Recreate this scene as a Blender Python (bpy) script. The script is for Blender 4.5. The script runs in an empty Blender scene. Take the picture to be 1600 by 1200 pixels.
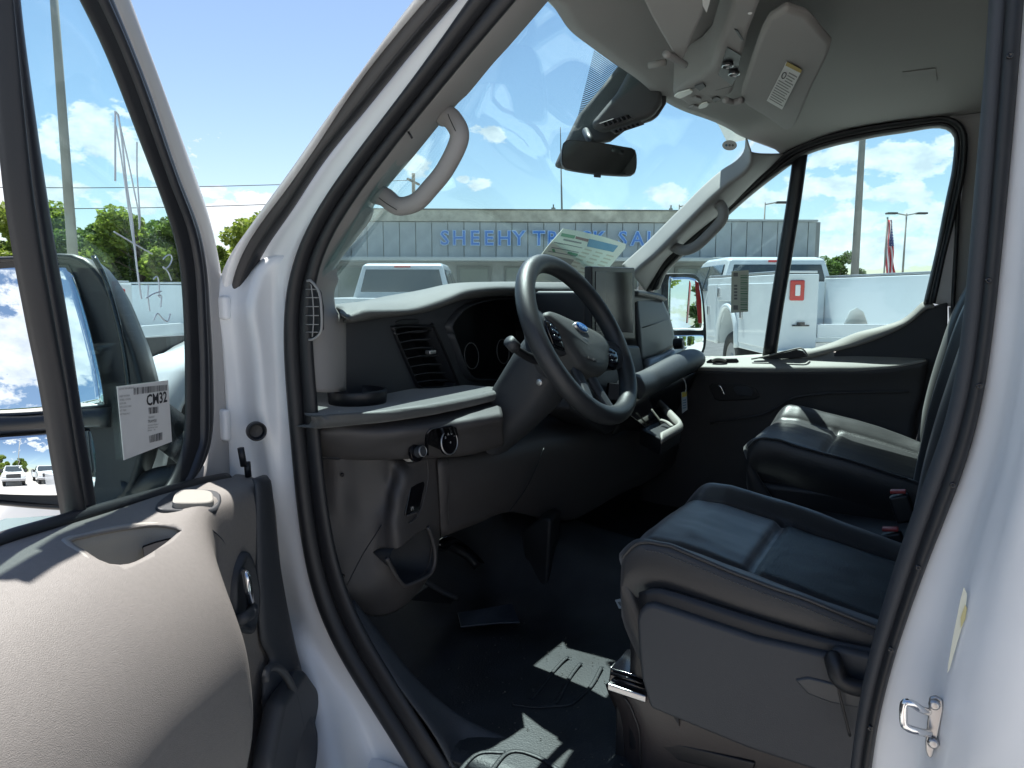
import bpy, bmesh, math, random
from mathutils import Vector, Matrix
random.seed(7)
R = math.radians
sc = bpy.context.scene
COL = sc.collection

# ---------------------------------------------------------------- camera, sky, sun, exposure
CAM = Vector((0, 0, 1.5)); YAW = R(29.3); PITCH = R(7.2); FPX = 1150.0
HD = Vector((math.cos(YAW), math.sin(YAW), 0))          # heading (van +Y is forward, +X to the passenger side)
RT = Vector((math.sin(YAW), -math.cos(YAW), 0))
FW = HD*math.cos(PITCH) - Vector((0, 0, math.sin(PITCH)))
UP = HD*math.sin(PITCH) + Vector((0, 0, math.cos(PITCH)))
cd = bpy.data.cameras.new('camera'); cam = bpy.data.objects.new('camera', cd); COL.objects.link(cam)
cam.matrix_world = Matrix(((RT.x, UP.x, -FW.x, CAM.x), (RT.y, UP.y, -FW.y, CAM.y), (RT.z, UP.z, -FW.z, CAM.z), (0, 0, 0, 1)))
cd.sensor_width = 36; cd.lens = FPX/1600*36; cd.clip_start = 0.03; cd.clip_end = 3000
sc.camera = cam
sc.view_settings.view_transform = 'Standard'; sc.view_settings.look = 'None'
sc.view_settings.gamma = 1; sc.view_settings.use_curve_mapping = False
sc.view_settings.exposure = 1.18
SUN_EL, SUN_AZ = R(65), R(39)                           # azimuth measured from +X towards +Y
SUN = Vector((math.cos(SUN_EL)*math.cos(SUN_AZ), math.cos(SUN_EL)*math.sin(SUN_AZ), math.sin(SUN_EL)))
w = bpy.data.worlds.new('World'); sc.world = w; w.use_nodes = True
nt = w.node_tree; nt.nodes.clear()
def N(t, **k):
    n = nt.nodes.new(t)
    for a, b in k.items(): setattr(n, a, b)
    return n
def L(a, b): nt.links.new(a, b)
sky = N('ShaderNodeTexSky', sky_type='NISHITA', sun_disc=False, sun_elevation=SUN_EL, sun_rotation=math.pi/2-SUN_AZ, air_density=1.0, dust_density=0.4, ozone_density=1.7)
geo = N('ShaderNodeTexCoord')
sep = N('ShaderNodeSeparateXYZ'); L(geo.outputs['Generated'], sep.inputs[0])
def mth(op, a, b=None, clamp=False):
    n = N('ShaderNodeMath', operation=op, use_clamp=clamp)
    for i, v in enumerate((a, b)):
        if v is None: continue
        if isinstance(v, (int, float)): n.inputs[i].default_value = v
        else: L(v, n.inputs[i])
    return n.outputs[0]
zc = mth('MAXIMUM', sep.outputs[2], 0.0)
AZ = mth('ARCTAN2', sep.outputs[1], sep.outputs[0]); EL = mth('ARCSINE', sep.outputs[2])
cmb = N('ShaderNodeCombineXYZ'); L(AZ, cmb.inputs[0]); L(mth('MULTIPLY', EL, 1.7), cmb.inputs[1])
def noise(scale, det, rough, vec, w_=0.0):
    n = N('ShaderNodeTexNoise', noise_dimensions='4D'); n.inputs['Scale'].default_value = scale; n.inputs['Detail'].default_value = det; n.inputs['Roughness'].default_value = rough; n.inputs['W'].default_value = w_
    L(vec, n.inputs['Vector']); return n.outputs[0]
fine = noise(27, 10, .64, cmb.outputs[0], 1.3)
# cumulus puffs where they stand in the sky: (azimuth, elevation, half width, half height) in radians
def puff(x, y, rx, ry):
    d = (FW + RT*((x-800)/FPX) + UP*((600-y)/FPX)).normalized()
    return math.atan2(d.y, d.x), math.asin(d.z), rx/1150, ry/1150
PUFFS = [puff(*q) for q in ((150, 215, 75, 34), (225, 250, 40, 25), (60, 300, 50, 24), (10, 290, 30, 50), (225, 310, 34, 18), (350, 338, 60, 22), (405, 322, 34, 20), (330, 300, 22, 10),
    (770, 208, 24, 10), (655, 258, 26, 15), (755, 287, 22, 9), (725, 281, 9, 5), (930, 326, 32, 9), (1040, 306, 32, 20), (1190, 310, 44, 16),
    (1305, 243, 46, 17), (1405, 252, 66, 26), (1290, 292, 60, 17), (1405, 304, 46, 18), (1335, 345, 56, 24), (1440, 345, 60, 22), (1300, 385, 60, 20), (1400, 392, 110, 24), (1482, 220, 16, 8))]
tot = None
for a, e, ra, re_ in PUFFS:
    u_ = mth('MULTIPLY', mth('SUBTRACT', AZ, a), 1/ra); v_ = mth('MULTIPLY', mth('SUBTRACT', EL, e), 1/re_)
    g_ = mth('EXPONENT', mth('MULTIPLY', mth('ADD', mth('MULTIPLY', u_, u_), mth('MULTIPLY', v_, v_)), -.8))
    tot = g_ if tot is None else mth('MAXIMUM', tot, g_)
away = N('ShaderNodeMapRange'); L(mth('ADD', mth('MULTIPLY', sep.outputs[0], HD.x), mth('MULTIPLY', sep.outputs[1], HD.y)), away.inputs[0])
for i, v in ((1, .72), (2, .58), (3, 0.0), (4, 1.0)): away.inputs[i].default_value = v
low_ = N('ShaderNodeMapRange'); L(zc, low_.inputs[0])
for i, v in ((1, .30), (2, .62), (3, 1.0), (4, 0.0)): low_.inputs[i].default_value = v
big = noise(4.2, 3, .5, cmb.outputs[0], 4.0)
gen = mth('MULTIPLY', mth('MULTIPLY', mth('MULTIPLY', mth('SUBTRACT', big, .46), 7.0, True), away.outputs[0]), low_.outputs[0])
tot = mth('MAXIMUM', tot, gen)
dens = mth('ADD', tot, mth('MULTIPLY', mth('SUBTRACT', fine, .5), 2.7))
msk = mth('MULTIPLY', mth('SUBTRACT', dens, .40), 4.6, True)
msk = mth('MULTIPLY', msk, mth('GREATER_THAN', tot, .02))
shade = N('ShaderNodeMapRange'); L(noise(30, 5, .55, cmb.outputs[0], 8.0), shade.inputs[0])
for i, v in ((1, .35), (2, .62), (3, 0.0), (4, 1.0)): shade.inputs[i].default_value = v
cc = N('ShaderNodeMix', data_type='RGBA'); L(shade.outputs[0], cc.inputs[0])
cc.inputs[6].default_value = (5.6, 6.1, 6.8, 1); cc.inputs[7].default_value = (8.4, 8.6, 8.9, 1)
mx = N('ShaderNodeMix', data_type='RGBA'); L(mth('MULTIPLY', msk, .93), mx.inputs[0]); L(sky.outputs[0], mx.inputs[6]); L(cc.outputs[2], mx.inputs[7])
bg = N('ShaderNodeBackground'); bg.inputs[1].default_value = 0.070
wo = N('ShaderNodeOutputWorld'); L(mx.outputs[2], bg.inputs[0]); L(bg.outputs[0], wo.inputs[0])
sl = bpy.data.lights.new('sun', 'SUN'); sl.energy = 5.0; sl.angle = R(.53); sl.color = (1, .96, .9)
so = bpy.data.objects.new('sun', sl); COL.objects.link(so); so.location = (0, 0, 30)
so.rotation_euler = SUN.to_track_quat('Z', 'Y').to_euler()

# ---------------------------------------------------------------- helpers
def ray(x, y, X=None, Y=None, Z=None, D=None, H=None):
    """point of the place that the photograph shows at (x, y), on a plane of known position"""
    a = (x-800)/FPX; b = (600-y)/FPX
    d = FW + RT*a + UP*b
    if X is not None: t = (X-CAM.x)/d.x
    elif Y is not None: t = (Y-CAM.y)/d.y
    elif Z is not None: t = (Z-CAM.z)/d.z
    elif H is not None: t = H/(d.dot(HD))
    else: t = D
    return CAM + d*t
DH = Vector((.87, 1.07, 0)); DE = Vector((-.906, -.423, 0)).normalized(); DN = Vector((.423, -.906, 0)).normalized()
def door(u, s, z): return DH + DE*u + DN*s + Vector((0, 0, z))
def dray(x, y, s=0.0):
    a = (x-800)/FPX; b = (600-y)/FPX
    d = FW + RT*a + UP*b
    t = (s-(CAM-DH).dot(DN))/d.dot(DN)
    return CAM + d*t
def pl(pts, **k): return [ray(x, y, **k) for x, y in pts]
def dpl(pts, s=0.0): return [dray(x, y, s) for x, y in pts]

WO = {}                                                 # world origin of every object (no rotation is used on parents of parts)
def link(o, parent, loc):
    COL.objects.link(o); o.location = loc; WO[o.name] = Vector(loc)
    if parent is not None:
        o.parent = parent; o.location = Vector(loc) - WO[parent.name]
    return o
def tag(o, label=None, cat=None, group=None, kind=None):
    if label: o['label'] = label
    if cat: o['category'] = cat
    if group: o['group'] = group
    if kind: o['kind'] = kind
    return o
def empty(name, loc, label=None, cat=None, group=None):
    o = bpy.data.objects.new(name, None); o.empty_display_size = .1
    link(o, None, Vector(loc)); return tag(o, label, cat, group)
def mk(name, verts, faces, mat, parent=None, smooth=False, bevel=0, seg=2, solid=0, soff=0, sub=0, label=None, weld=0):
    verts = [Vector(v) for v in verts]
    c = sum(verts, Vector())/len(verts)
    me = bpy.data.meshes.new(name); me.from_pydata([tuple(v-c) for v in verts], [], faces); me.update()
    bm = bmesh.new(); bm.from_mesh(me)
    if weld: bmesh.ops.remove_doubles(bm, verts=bm.verts, dist=weld)
    bmesh.ops.recalc_face_normals(bm, faces=bm.faces); bm.to_mesh(me); bm.free()
    mats = mat if isinstance(mat, list) else [mat]
    for m in mats: me.materials.append(m)
    o = bpy.data.objects.new(name, me); link(o, parent, c)
    if smooth:
        for p in me.polygons: p.use_smooth = True
    if solid: 
        m = o.modifiers.new('s', 'SOLIDIFY'); m.thickness = solid; m.offset = soff
    if sub:
        m = o.modifiers.new('d', 'SUBSURF'); m.levels = sub; m.render_levels = sub
    if bevel:
        m = o.modifiers.new('b', 'BEVEL'); m.width = bevel; m.segments = seg; m.limit_method = 'ANGLE'; m.angle_limit = R(35)
        m.harden_normals = False
        for p in me.polygons: p.use_smooth = True
        wn = o.modifiers.new('w', 'WEIGHTED_NORMAL'); wn.keep_sharp = False
    if label: o['label'] = label
    return o
def cr(p, n, closed=False):
    """Catmull-Rom resample to n points, spaced by arc length"""
    p = [Vector(q) for q in p]
    if len(p) == 2: return [p[0].lerp(p[1], i/(n-1)) for i in range(n)]
    q = ([p[-1]] + p + [p[0], p[1]]) if closed else ([2*p[0]-p[1]] + p + [2*p[-1]-p[-2]])
    d = []
    for i in range(1, len(q)-2):
        for k in range(12):
            t = k/12; a, b, c, e = q[i-1:i+3]
            d.append(.5*((2*b)+(c-a)*t+(2*a-5*b+4*c-e)*t*t+(3*b-a-3*c+e)*t**3))
    d.append(q[-2].copy())
    s = [0]
    for i in range(1, len(d)): s.append(s[-1]+(d[i]-d[i-1]).length)
    out = []; j = 0; m = n if not closed else n+1
    for i in range(m):
        tt = s[-1]*i/(m-1)
        while j < len(s)-2 and s[j+1] < tt: j += 1
        f = (tt-s[j])/max(1e-9, s[j+1]-s[j]); out.append(d[j].lerp(d[j+1], min(1, max(0, f))))
    return out[:n]
def sm(p, n=70, it=40):
    p = cr(p, n)
    for _ in range(it): p = [p[0]]+[p[i]*.5+(p[i-1]+p[i+1])*.25 for i in range(1, n-1)]+[p[-1]]
    return p
def grid_faces(nr, nc, cr_=False, cc_=False):
    f = []
    for i in range(nr if cr_ else nr-1):
        for j in range(nc if cc_ else nc-1):
            a = i*nc+j; b = i*nc+(j+1) % nc; c = ((i+1) % nr)*nc+(j+1) % nc; d = ((i+1) % nr)*nc+j
            f.append((a, b, c, d))
    return f
def surf(name, rows, mat, parent=None, nu=24, nv=None, solid=.004, soff=0, label=None, nosmooth=False, lin=False):
    """smooth sheet through rows of points"""
    rr = [cr(r, nu) for r in rows]
    if lin or len(rr) == 2 and nv is None: g = rr
    else:
        nv = nv or len(rr)*4
        cols = [cr([r[j] for r in rr], nv) for j in range(nu)]
        g = [[cols[j][i] for j in range(nu)] for i in range(nv)]
    vs = [v for r in g for v in r]
    return mk(name, vs, grid_faces(len(g), nu), mat, parent, smooth=not nosmooth, solid=solid, soff=soff, label=label)
def ribbon(name, A, B, mat, parent=None, bulge=(0, 0, 0), n=60, k=7, label=None, back=True, pw=.6):
    """raised strip between two edge curves; bulge = vector of the crown, closed at the back"""
    A = cr(A, n); B = cr(B, n); bu = Vector(bulge); vs = []
    for a, b in zip(A, B):
        for j in range(k):
            t = j/(k-1); vs.append(a.lerp(b, t) + bu*(math.sin(math.pi*t)**pw if 0 < t < 1 else 0))
    if back:
        kk = k+2; v2 = []
        for i in range(n):
            row = vs[i*k:(i+1)*k]; off = -bu*.6 if bu.length else Vector((0.01, 0, 0))
            v2 += row + [row[-1]+off, row[0]+off]
        return mk(name, v2, grid_faces(n, kk, cc_=True)+[tuple(range(kk)), tuple(range((n-1)*kk, n*kk))], mat, parent, smooth=True, label=label)
    return mk(name, vs, grid_faces(n, k), mat, parent, smooth=True, label=label)
def tube(name, pts, r, mat, parent=None, n=None, k=10, closed=False, flat=1.0, label=None, ref=None, shapes=None):
    n = n or max(8, len(pts)*6)
    P = cr(pts, n, closed) if len(pts) > 2 else cr(pts, max(2, n if n < 8 else 2)); n = len(P)
    rr = r if callable(r) else (lambda t: r)
    vs = []; up = Vector(ref) if ref else None
    for i in range(n):
        a = P[(i-1) % n if closed else max(0, i-1)]; b = P[(i+1) % n if closed else min(n-1, i+1)]
        T = (b-a).normalized()
        if up is None: up = Vector((0, 0, 1)) if abs(T.z) < .9 else Vector((1, 0, 0))
        s = T.cross(up).normalized(); u2 = s.cross(T).normalized()
        if not ref: up = u2
        q = rr(i/(n-1))
        for j in range(k):
            an = 2*math.pi*j/k; vs.append(P[i] + s*math.cos(an)*q + u2*math.sin(an)*q*flat)
    f = grid_faces(n, k, cr_=closed, cc_=True)
    if not closed: f += [tuple(range(k)), tuple(range((n-1)*k, n*k))]
    return mk(name, vs, f, mat, parent, smooth=True, label=label)
def tubeg(pts, r, n=None, k=6, ref=None, flat=1.0):
    """geometry only"""
    P = cr(pts, n) if n and len(pts) > 2 else [Vector(p) for p in pts]; n = len(P); vs = []; up = None
    rr = r if callable(r) else (lambda t: r)
    for i in range(n):
        T = (P[min(n-1, i+1)]-P[max(0, i-1)]).normalized()
        if up is None or ref: up = Vector(ref) if ref else (Vector((0, 0, 1)) if abs(T.z) < .9 else Vector((1, 0, 0)))
        s = T.cross(up).normalized(); u2 = s.cross(T).normalized(); up = u2; q = rr(i/max(1, n-1))
        for j in range(k): an = 2*math.pi*j/k; vs.append(P[i]+s*math.cos(an)*q+u2*math.sin(an)*q*flat)
    return vs, grid_faces(n, k, cc_=True)+[tuple(range(k)), tuple(range((n-1)*k, n*k))]
def join(parts):
    vs = []; fs = []
    for v, f in parts:
        o = len(vs); vs += list(v); fs += [tuple(i+o for i in q) for q in f]
    return vs, fs
def boxg(c, s, rot=None):
    c = Vector(c); vs = []
    for x in (-1, 1):
        for y in (-1, 1):
            for z in (-1, 1):
                v = Vector((x*s[0]/2, y*s[1]/2, z*s[2]/2))
                if rot: v = rot @ v
                vs.append(c+v)
    return vs, [(0, 1, 3, 2), (4, 6, 7, 5), (0, 4, 5, 1), (2, 3, 7, 6), (0, 2, 6, 4), (1, 5, 7, 3)]
def box(name, c, s, mat, parent=None, rot=None, bevel=.003, label=None, seg=2):
    v, f = boxg(c, s, rot); return mk(name, v, f, mat, parent, bevel=bevel, label=label, seg=seg)
def slab(name, pts, ext, mat, parent=None, bevel=.003, label=None, rnd=0, seg=2):
    """closed outline pushed along ext"""
    p = [Vector(q) for q in pts]
    if rnd: p = cr(p, rnd, True)
    n = len(p); e = Vector(ext)
    return mk(name, p+[q+e for q in p], [tuple(range(n)), tuple(range(2*n-1, n-1, -1))]+[(i, (i+1) % n, n+(i+1) % n, n+i) for i in range(n)], mat, parent, bevel=bevel, label=label, seg=seg)
def slabg(pts, ext):
    p = [Vector(q) for q in pts]; n = len(p); e = Vector(ext)
    return p+[q+e for q in p], [tuple(range(n)), tuple(range(2*n-1, n-1, -1))]+[(i, (i+1) % n, n+(i+1) % n, n+i) for i in range(n)]
def lathe(name, c, axis, prof, mat, parent=None, k=28, label=None, ref=None, closed=False):
    """prof = [(radius, height)] round axis through c"""
    c = Vector(c); a = Vector(axis).normalized(); u = (Vector(ref) if ref else (Vector((0, 0, 1)) if abs(a.z) < .9 else Vector((1, 0, 0)))).cross(a).normalized(); v = a.cross(u)
    vs = []
    for r_, h_ in prof:
        for j in range(k):
            an = 2*math.pi*j/k; vs.append(c + a*h_ + (u*math.cos(an)+v*math.sin(an))*r_)
    f = grid_faces(len(prof), k, cc_=True, cr_=closed)
    if not closed: f += [tuple(range(k)), tuple(range((len(prof)-1)*k, len(prof)*k))]
    return mk(name, vs, f, mat, parent, bevel=.0006 if not closed else 0, seg=1, smooth=True, label=label)
def frame(o, ux, uy):
    """matrix whose x,y axes are ux,uy, at o"""
    ux = Vector(ux).normalized(); uz = ux.cross(Vector(uy)).normalized(); uy = uz.cross(ux)
    m = Matrix((ux, uy, uz)).transposed().to_4x4(); m.translation = Vector(o); return m
def textg(s, size, depth=.0, bold=0.0, spacing=1.0):
    cu = bpy.data.curves.new('t', 'FONT'); cu.body = s; cu.size = size; cu.extrude = depth; cu.offset = bold; cu.space_character = spacing; cu.resolution_u = 2
    o = bpy.data.objects.new('t', cu); COL.objects.link(o)
    dg = bpy.context.evaluated_depsgraph_get(); me = o.evaluated_get(dg).to_mesh()
    v = [x.co.copy() for x in me.vertices]; f = [tuple(p.vertices) for p in me.polygons]
    o.evaluated_get(dg).to_mesh_clear(); bpy.data.objects.remove(o); bpy.data.curves.remove(cu)
    return v, f
def text(name, s, M, size, mat, parent, depth=.0, bold=0, spacing=1, label=None):
    v, f = textg(s, size, depth, bold, spacing)
    return mk(name, [M @ q for q in v], f, mat, parent, label=label)
def cut(o, verts, faces):
    """real recess: subtract a volume (world coordinates)"""
    me = bpy.data.meshes.new('c'); me.from_pydata([tuple(v) for v in verts], [], faces)
    bm = bmesh.new(); bm.from_mesh(me); bmesh.ops.recalc_face_normals(bm, faces=bm.faces); bm.to_mesh(me); bm.free()
    c = bpy.data.objects.new('c', me); COL.objects.link(c)
    c.location = (0, 0, 0)
    bpy.context.view_layer.update()
    m = o.modifiers.new('x', 'BOOLEAN'); m.object = c; m.operation = 'DIFFERENCE'; m.solver = 'EXACT'
    dg = bpy.context.evaluated_depsgraph_get(); dg.update()
    nm = bpy.data.meshes.new_from_object(o.evaluated_get(dg)); o.modifiers.clear(); o.data = nm
    bpy.data.objects.remove(c)

def hit(x, y, off=.001):
    """surface point that the view line meets"""
    d = (ray(x, y, D=1)-CAM).normalized(); bpy.context.view_layer.update()
    ok, loc, nn_, i_, ob, m_ = sc.ray_cast(bpy.context.evaluated_depsgraph_get(), CAM, d)
    return loc-d*off
# ---------------------------------------------------------------- materials
def mat(name, col, rough=.5, metal=0, bump=0, bscale=400, coat=0, var=0, vscale=3, spec=.5, col2=None, detail=2, sheen=0):
    m = bpy.data.materials.new(name); m.use_nodes = True; t = m.node_tree; b = t.nodes['Principled BSDF']
    b.inputs['Base Color'].default_value = (*col, 1); b.inputs['Roughness'].default_value = rough; b.inputs['Metallic'].default_value = metal
    b.inputs['Specular IOR Level'].default_value = spec
    if coat: b.inputs['Coat Weight'].default_value = coat; b.inputs['Coat Roughness'].default_value = .04
    if sheen: b.inputs['Sheen Weight'].default_value = sheen
    tc = t.nodes.new('ShaderNodeTexCoord')
    if var:
        n = t.nodes.new('ShaderNodeTexNoise'); n.inputs['Scale'].default_value = vscale; n.inputs['Detail'].default_value = 6; t.links.new(tc.outputs['Object'], n.inputs['Vector'])
        r = t.nodes.new('ShaderNodeValToRGB'); r.color_ramp.elements[0].position = .32; r.color_ramp.elements[1].position = .68
        c2 = col2 or tuple(c*(1-var) for c in col)
        r.color_ramp.elements[0].color = (*c2, 1); r.color_ramp.elements[1].color = (*tuple(min(1, c*(1+var*.5)) for c in col), 1)
        t.links.new(n.outputs[0], r.inputs[0]); t.links.new(r.outputs[0], b.inputs['Base Color'])
    if bump:
        n = t.nodes.new('ShaderNodeTexNoise'); n.inputs['Scale'].default_value = bscale; n.inputs['Detail'].default_value = detail; t.links.new(tc.outputs['Object'], n.inputs['Vector'])
        u = t.nodes.new('ShaderNodeBump'); u.inputs['Strength'].default_value = bump; u.inputs['Distance'].default_value = .0012
        t.links.new(n.outputs[0], u.inputs['Height']); t.links.new(u.outputs[0], b.inputs['Normal'])
    return m
def glassmat(name, tint, ior=1.45, extra=0.0):
    m = bpy.data.materials.new(name); m.use_nodes = True; t = m.node_tree; t.nodes.clear()
    o = t.nodes.new('ShaderNodeOutputMaterial'); x = t.nodes.new('ShaderNodeMixShader'); 
    ge = t.nodes.new('ShaderNodeNewGeometry'); dt = t.nodes.new('ShaderNodeVectorMath'); dt.operation = 'DOT_PRODUCT'
    t.links.new(ge.outputs['Normal'], dt.inputs[0]); t.links.new(ge.outputs['Incoming'], dt.inputs[1])
    def mm(op, a, b):
        q = t.nodes.new('ShaderNodeMath'); q.operation = op
        for i, z in enumerate((a, b)):
            if z is None: continue
            if isinstance(z, (int, float)): q.inputs[i].default_value = z
            else: t.links.new(z, q.inputs[i])
        return q.outputs[0]
    sch = mm('ADD', mm('MULTIPLY', mm('POWER', mm('SUBTRACT', 1.0, mm('ABSOLUTE', dt.outputs['Value'], None)), 5.0), .55), .022)
    a = t.nodes.new('ShaderNodeBsdfTransparent'); a.inputs[0].default_value = (*tint, 1)
    g = t.nodes.new('ShaderNodeBsdfGlossy'); g.inputs['Roughness'].default_value = .01
    t.links.new(sch, x.inputs[0]); t.links.new(a.outputs[0], x.inputs[1]); t.links.new(g.outputs[0], x.inputs[2])
    if extra:      # thin film of dust on the pane
        d = t.nodes.new('ShaderNodeBsdfDiffuse'); d.inputs[0].default_value = (.6, .6, .58, 1)
        y = t.nodes.new('ShaderNodeMixShader'); y.inputs[0].default_value = extra
        t.links.new(x.outputs[0], y.inputs[1]); t.links.new(d.outputs[0], y.inputs[2]); t.links.new(y.outputs[0], o.inputs[0])
    else: t.links.new(x.outputs[0], o.inputs[0])
    return m
M = {}
M['paint'] = mat('white_paint', (.78, .79, .80), .25, coat=.6, bump=.02, bscale=60)
M['paint_in'] = mat('white_paint_jamb', (.76, .78, .80), .35, coat=.3, bump=.03, bscale=40, var=.07, vscale=5)
M['rubber'] = mat('black_rubber', (.013, .014, .017), .5, bump=.12, bscale=700)
M['gasket'] = mat('grey_black_gasket', (.05, .048, .050), .55, bump=.1, bscale=500)
M['barblack'] = mat('satin_black_bar', (.02, .022, .028), .35)
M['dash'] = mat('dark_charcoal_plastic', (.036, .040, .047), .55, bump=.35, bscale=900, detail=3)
M['shelf'] = mat('shelf_plastic_sunlit', (.06, .063, .062), .5, bump=.5, bscale=800, detail=3, sheen=.35)  # dash plastic with its colour lightened for the sun on the shelf
M['dash2'] = mat('charcoal_brown_plastic', (.052, .050, .052), .55, bump=.35, bscale=900, detail=3)
M['black'] = mat('black_plastic', (.012, .013, .016), .45, bump=.15, bscale=600)
M['gloss'] = mat('gloss_black', (.006, .006, .008), .08, spec=.6)
M['trim'] = mat('grey_pillar_trim', (.27, .265, .262), .7, bump=.25, bscale=900)
M['head'] = mat('headliner_cloth', (.235, .23, .22), .95, bump=.6, bscale=1400, sheen=.2)
M['doortrim'] = mat('warm_grey_door_plastic', (.190, .177, .166), .6, bump=.55, bscale=950, detail=3, var=.06, vscale=200)
M['ledge'] = mat('pale_grey_plastic', (.29, .28, .255), .6, bump=.3, bscale=700)
M['vinyl'] = mat('black_vinyl', (.024, .024, .026), .38, bump=.3, bscale=420, detail=3, spec=.5, sheen=.25)
M['cloth'] = mat('perforated_vinyl', (.026, .026, .028), .46, bump=.8, bscale=380, detail=1)
M['carpet'] = mat('black_rubber_floor', (.018, .021, .025), .55, bump=.7, bscale=260, var=.45, vscale=9)
M['chrome'] = mat('chrome', (.75, .76, .78), .12, 1)
M['satin'] = mat('satin_silver', (.55, .56, .57), .32, .8)
M['zinc'] = mat('zinc_steel', (.45, .45, .46), .3, 1, bump=.1, bscale=200)
M['mirror'] = mat('mirror_silver', (.86, .90, .93), .004, 1)
M['paper'] = mat('paper_white', (.72, .72, .70), .7, var=.04, vscale=30)
M['sticky'] = mat('paper_cream', (.66, .67, .56), .7)
M['ink'] = mat('ink_black', (.03, .03, .035), .7)
M['inkgrey'] = mat('ink_grey', (.22, .22, .21), .7)
M['inkgreen'] = mat('ink_green', (.12, .30, .16), .7)
M['inkblue'] = mat('ink_blue', (.10, .26, .38), .7)
M['inkyellow'] = mat('ink_yellow', (.75, .55, .06), .7)
M['red'] = mat('red_plastic', (.40, .05, .05), .35)
M['glossred'] = mat('gloss_red', (.42, .02, .02), .15, coat=.5)
M['white'] = mat('white_plastic', (.7, .7, .7), .4)
M['marker'] = mat('marker_white', (.62, .68, .72), .8)
M['screen'] = mat('screen_glass', (.020, .024, .034), .10, spec=.10)
M['wsglass'] = glassmat('windshield_glass', (.87, .975, .98), extra=.012)
M['housing'] = mat('housing_plastic', (.075, .077, .078), .6, bump=.3, bscale=800)
M['dglass'] = glassmat('door_glass', (.87, .975, .975), extra=.006)
M['blueoval'] = mat('blue_emblem', (.03, .12, .35), .2, coat=.5)
M['foam'] = mat('dark_tyre', (.02, .02, .02), .8, bump=.3, bscale=80)

# ---------------------------------------------------------------- the lot: ground, lot frame is the camera heading
def lot(x, d, z=0): return HD*d + RT*x + Vector((0, 0, z))
gm = mat('pale_gravel', (.46, .44, .41), .95, bump=.8, bscale=30, var=.35, vscale=14, detail=6)
n_ = 40; vs = []
for i in range(n_+1):
    for j in range(n_+1):
        fx = (i/n_*2-1); fy = (j/n_*2-1); vs.append(Vector((fx*abs(fx)*1200, fy*abs(fy)*1200, 0)))
g = mk('ground', vs, grid_faces(n_+1, n_+1), gm); tag(g, kind='structure')
asph = mat('asphalt', (.10, .10, .105), .9, bump=.5, bscale=60, var=.3, vscale=3)
c = lot(4, 30); g = mk('road', [lot(-60, 17, .004), lot(60, 17, .004), lot(60, 24.5, .004), lot(-60, 24.5, .004)], [(0, 1, 2, 3)], asph); tag(g, kind='structure')
conc = mat('pale_concrete', (.50, .47, .42), .9, bump=.3, bscale=20, var=.15, vscale=4)
g = mk('pavement', [lot(-30, 24.6, 0), lot(14, 24.6, 0), lot(14, 29.5, 0), lot(-30, 29.5, 0)]+[lot(-30, 24.6, .12), lot(14, 24.6, .12), lot(14, 29.5, .12), lot(-30, 29.5, .12)],
       [(4, 5, 6, 7), (0, 1, 5, 4), (1, 2, 6, 5), (2, 3, 7, 6), (3, 0, 4, 7)], conc); tag(g, kind='structure')

# ---------------------------------------------------------------- truck sales building
bwall = mat('grey_blue_metal_panel', (.40, .43, .435), .6, var=.12, vscale=2)
bfas = mat('weathered_tan_fascia', (.50, .47, .38), .8, var=.3, vscale=3, bump=.3, bscale=20)
bdark = mat('dark_storefront', (.16, .165, .155), .5)
bglass = mat('storefront_glass', (.10, .12, .12), .08, spec=.8)
blue = mat('blue_letter_face', (.04, .20, .62), .4); bluerim = mat('pale_blue_letter_rim', (.42, .62, .88), .4)
def bp(x, z, off=0): return lot(x, 28.2+x*.055-off, z)   # facade line, slightly oblique
XL, XR, XM = -9.0, 11.7, 7.3
bld = empty('sales_building', bp(2, 0), 'long single-storey truck sales building with ribbed grey metal fascia and blue sign letters', 'building')
def bbox(name, x0, x1, z0, z1, o0, o1, m, bev=.01, label=None):
    pts = [bp(x0, z0, o0), bp(x1, z0, o0), bp(x1, z1, o0), bp(x0, z1, o0)]
    return slab(name, pts, bp(x0, z0, o1)-bp(x0, z0, o0), m, bld, bevel=bev, label=label)
bbox('wall', XL, XR, .12, 4.1, -.35, -14, mat('block_wall', (.30, .31, .30), .8, var=.1), 0)
x = XL; 
while x < XR-.05:
    bbox('panel', x+.012, min(x+.585, XR), 2.75, 4.06 if x < XM else 4.13, .0, -.10, bwall, .01); x += .6
bbox('fascia', XL-.05, XM, 4.08, 4.50, .10, -.3, bfas, .015)
bbox('coping', XM+.01, XR+.05, 4.14, 4.22, .06, -.3, bwall, .01)
bbox('drip_edge', XL-.05, XM+.02, 4.505, 4.54, .16, -.3, bdark, .005)
bbox('canopy', XL, XR, 2.60, 2.74, .9, -.3, mat('canopy_metal', (.45, .49, .49), .6), .02)
x = XL+.3; k = 0
while x < XR-2:
    if k % 4 != 3:
        f_ = bbox('window', x, x+1.95, .55, 2.45, -.30, -.36, bdark, .01)
        v, f = slabg([bp(x+.08, .62, -.26), bp(x+1.87, .62, -.26), bp(x+1.87, 2.38, -.26), bp(x+.08, 2.38, -.26)], bp(0, 0, -.02)-bp(0, 0, 0)); mk('pane', v, f, bglass, f_)
        bbox('mullion', x+.93, x+.99, .56, 2.44, -.22, -.29, bwall, .004)
    else:
        f_ = bbox('door', x+.3, x+1.6, .13, 2.45, -.28, -.36, bdark, .01)
        v, f = slabg([bp(x+.42, .4, -.25), bp(x+1.48, .4, -.25), bp(x+1.48, 2.35, -.25), bp(x+.42, 2.35, -.25)], bp(0, 0, -.02)-bp(0, 0, 0)); mk('pane', v, f, bglass, f_)
    x += 2.1; k += 1
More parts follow.
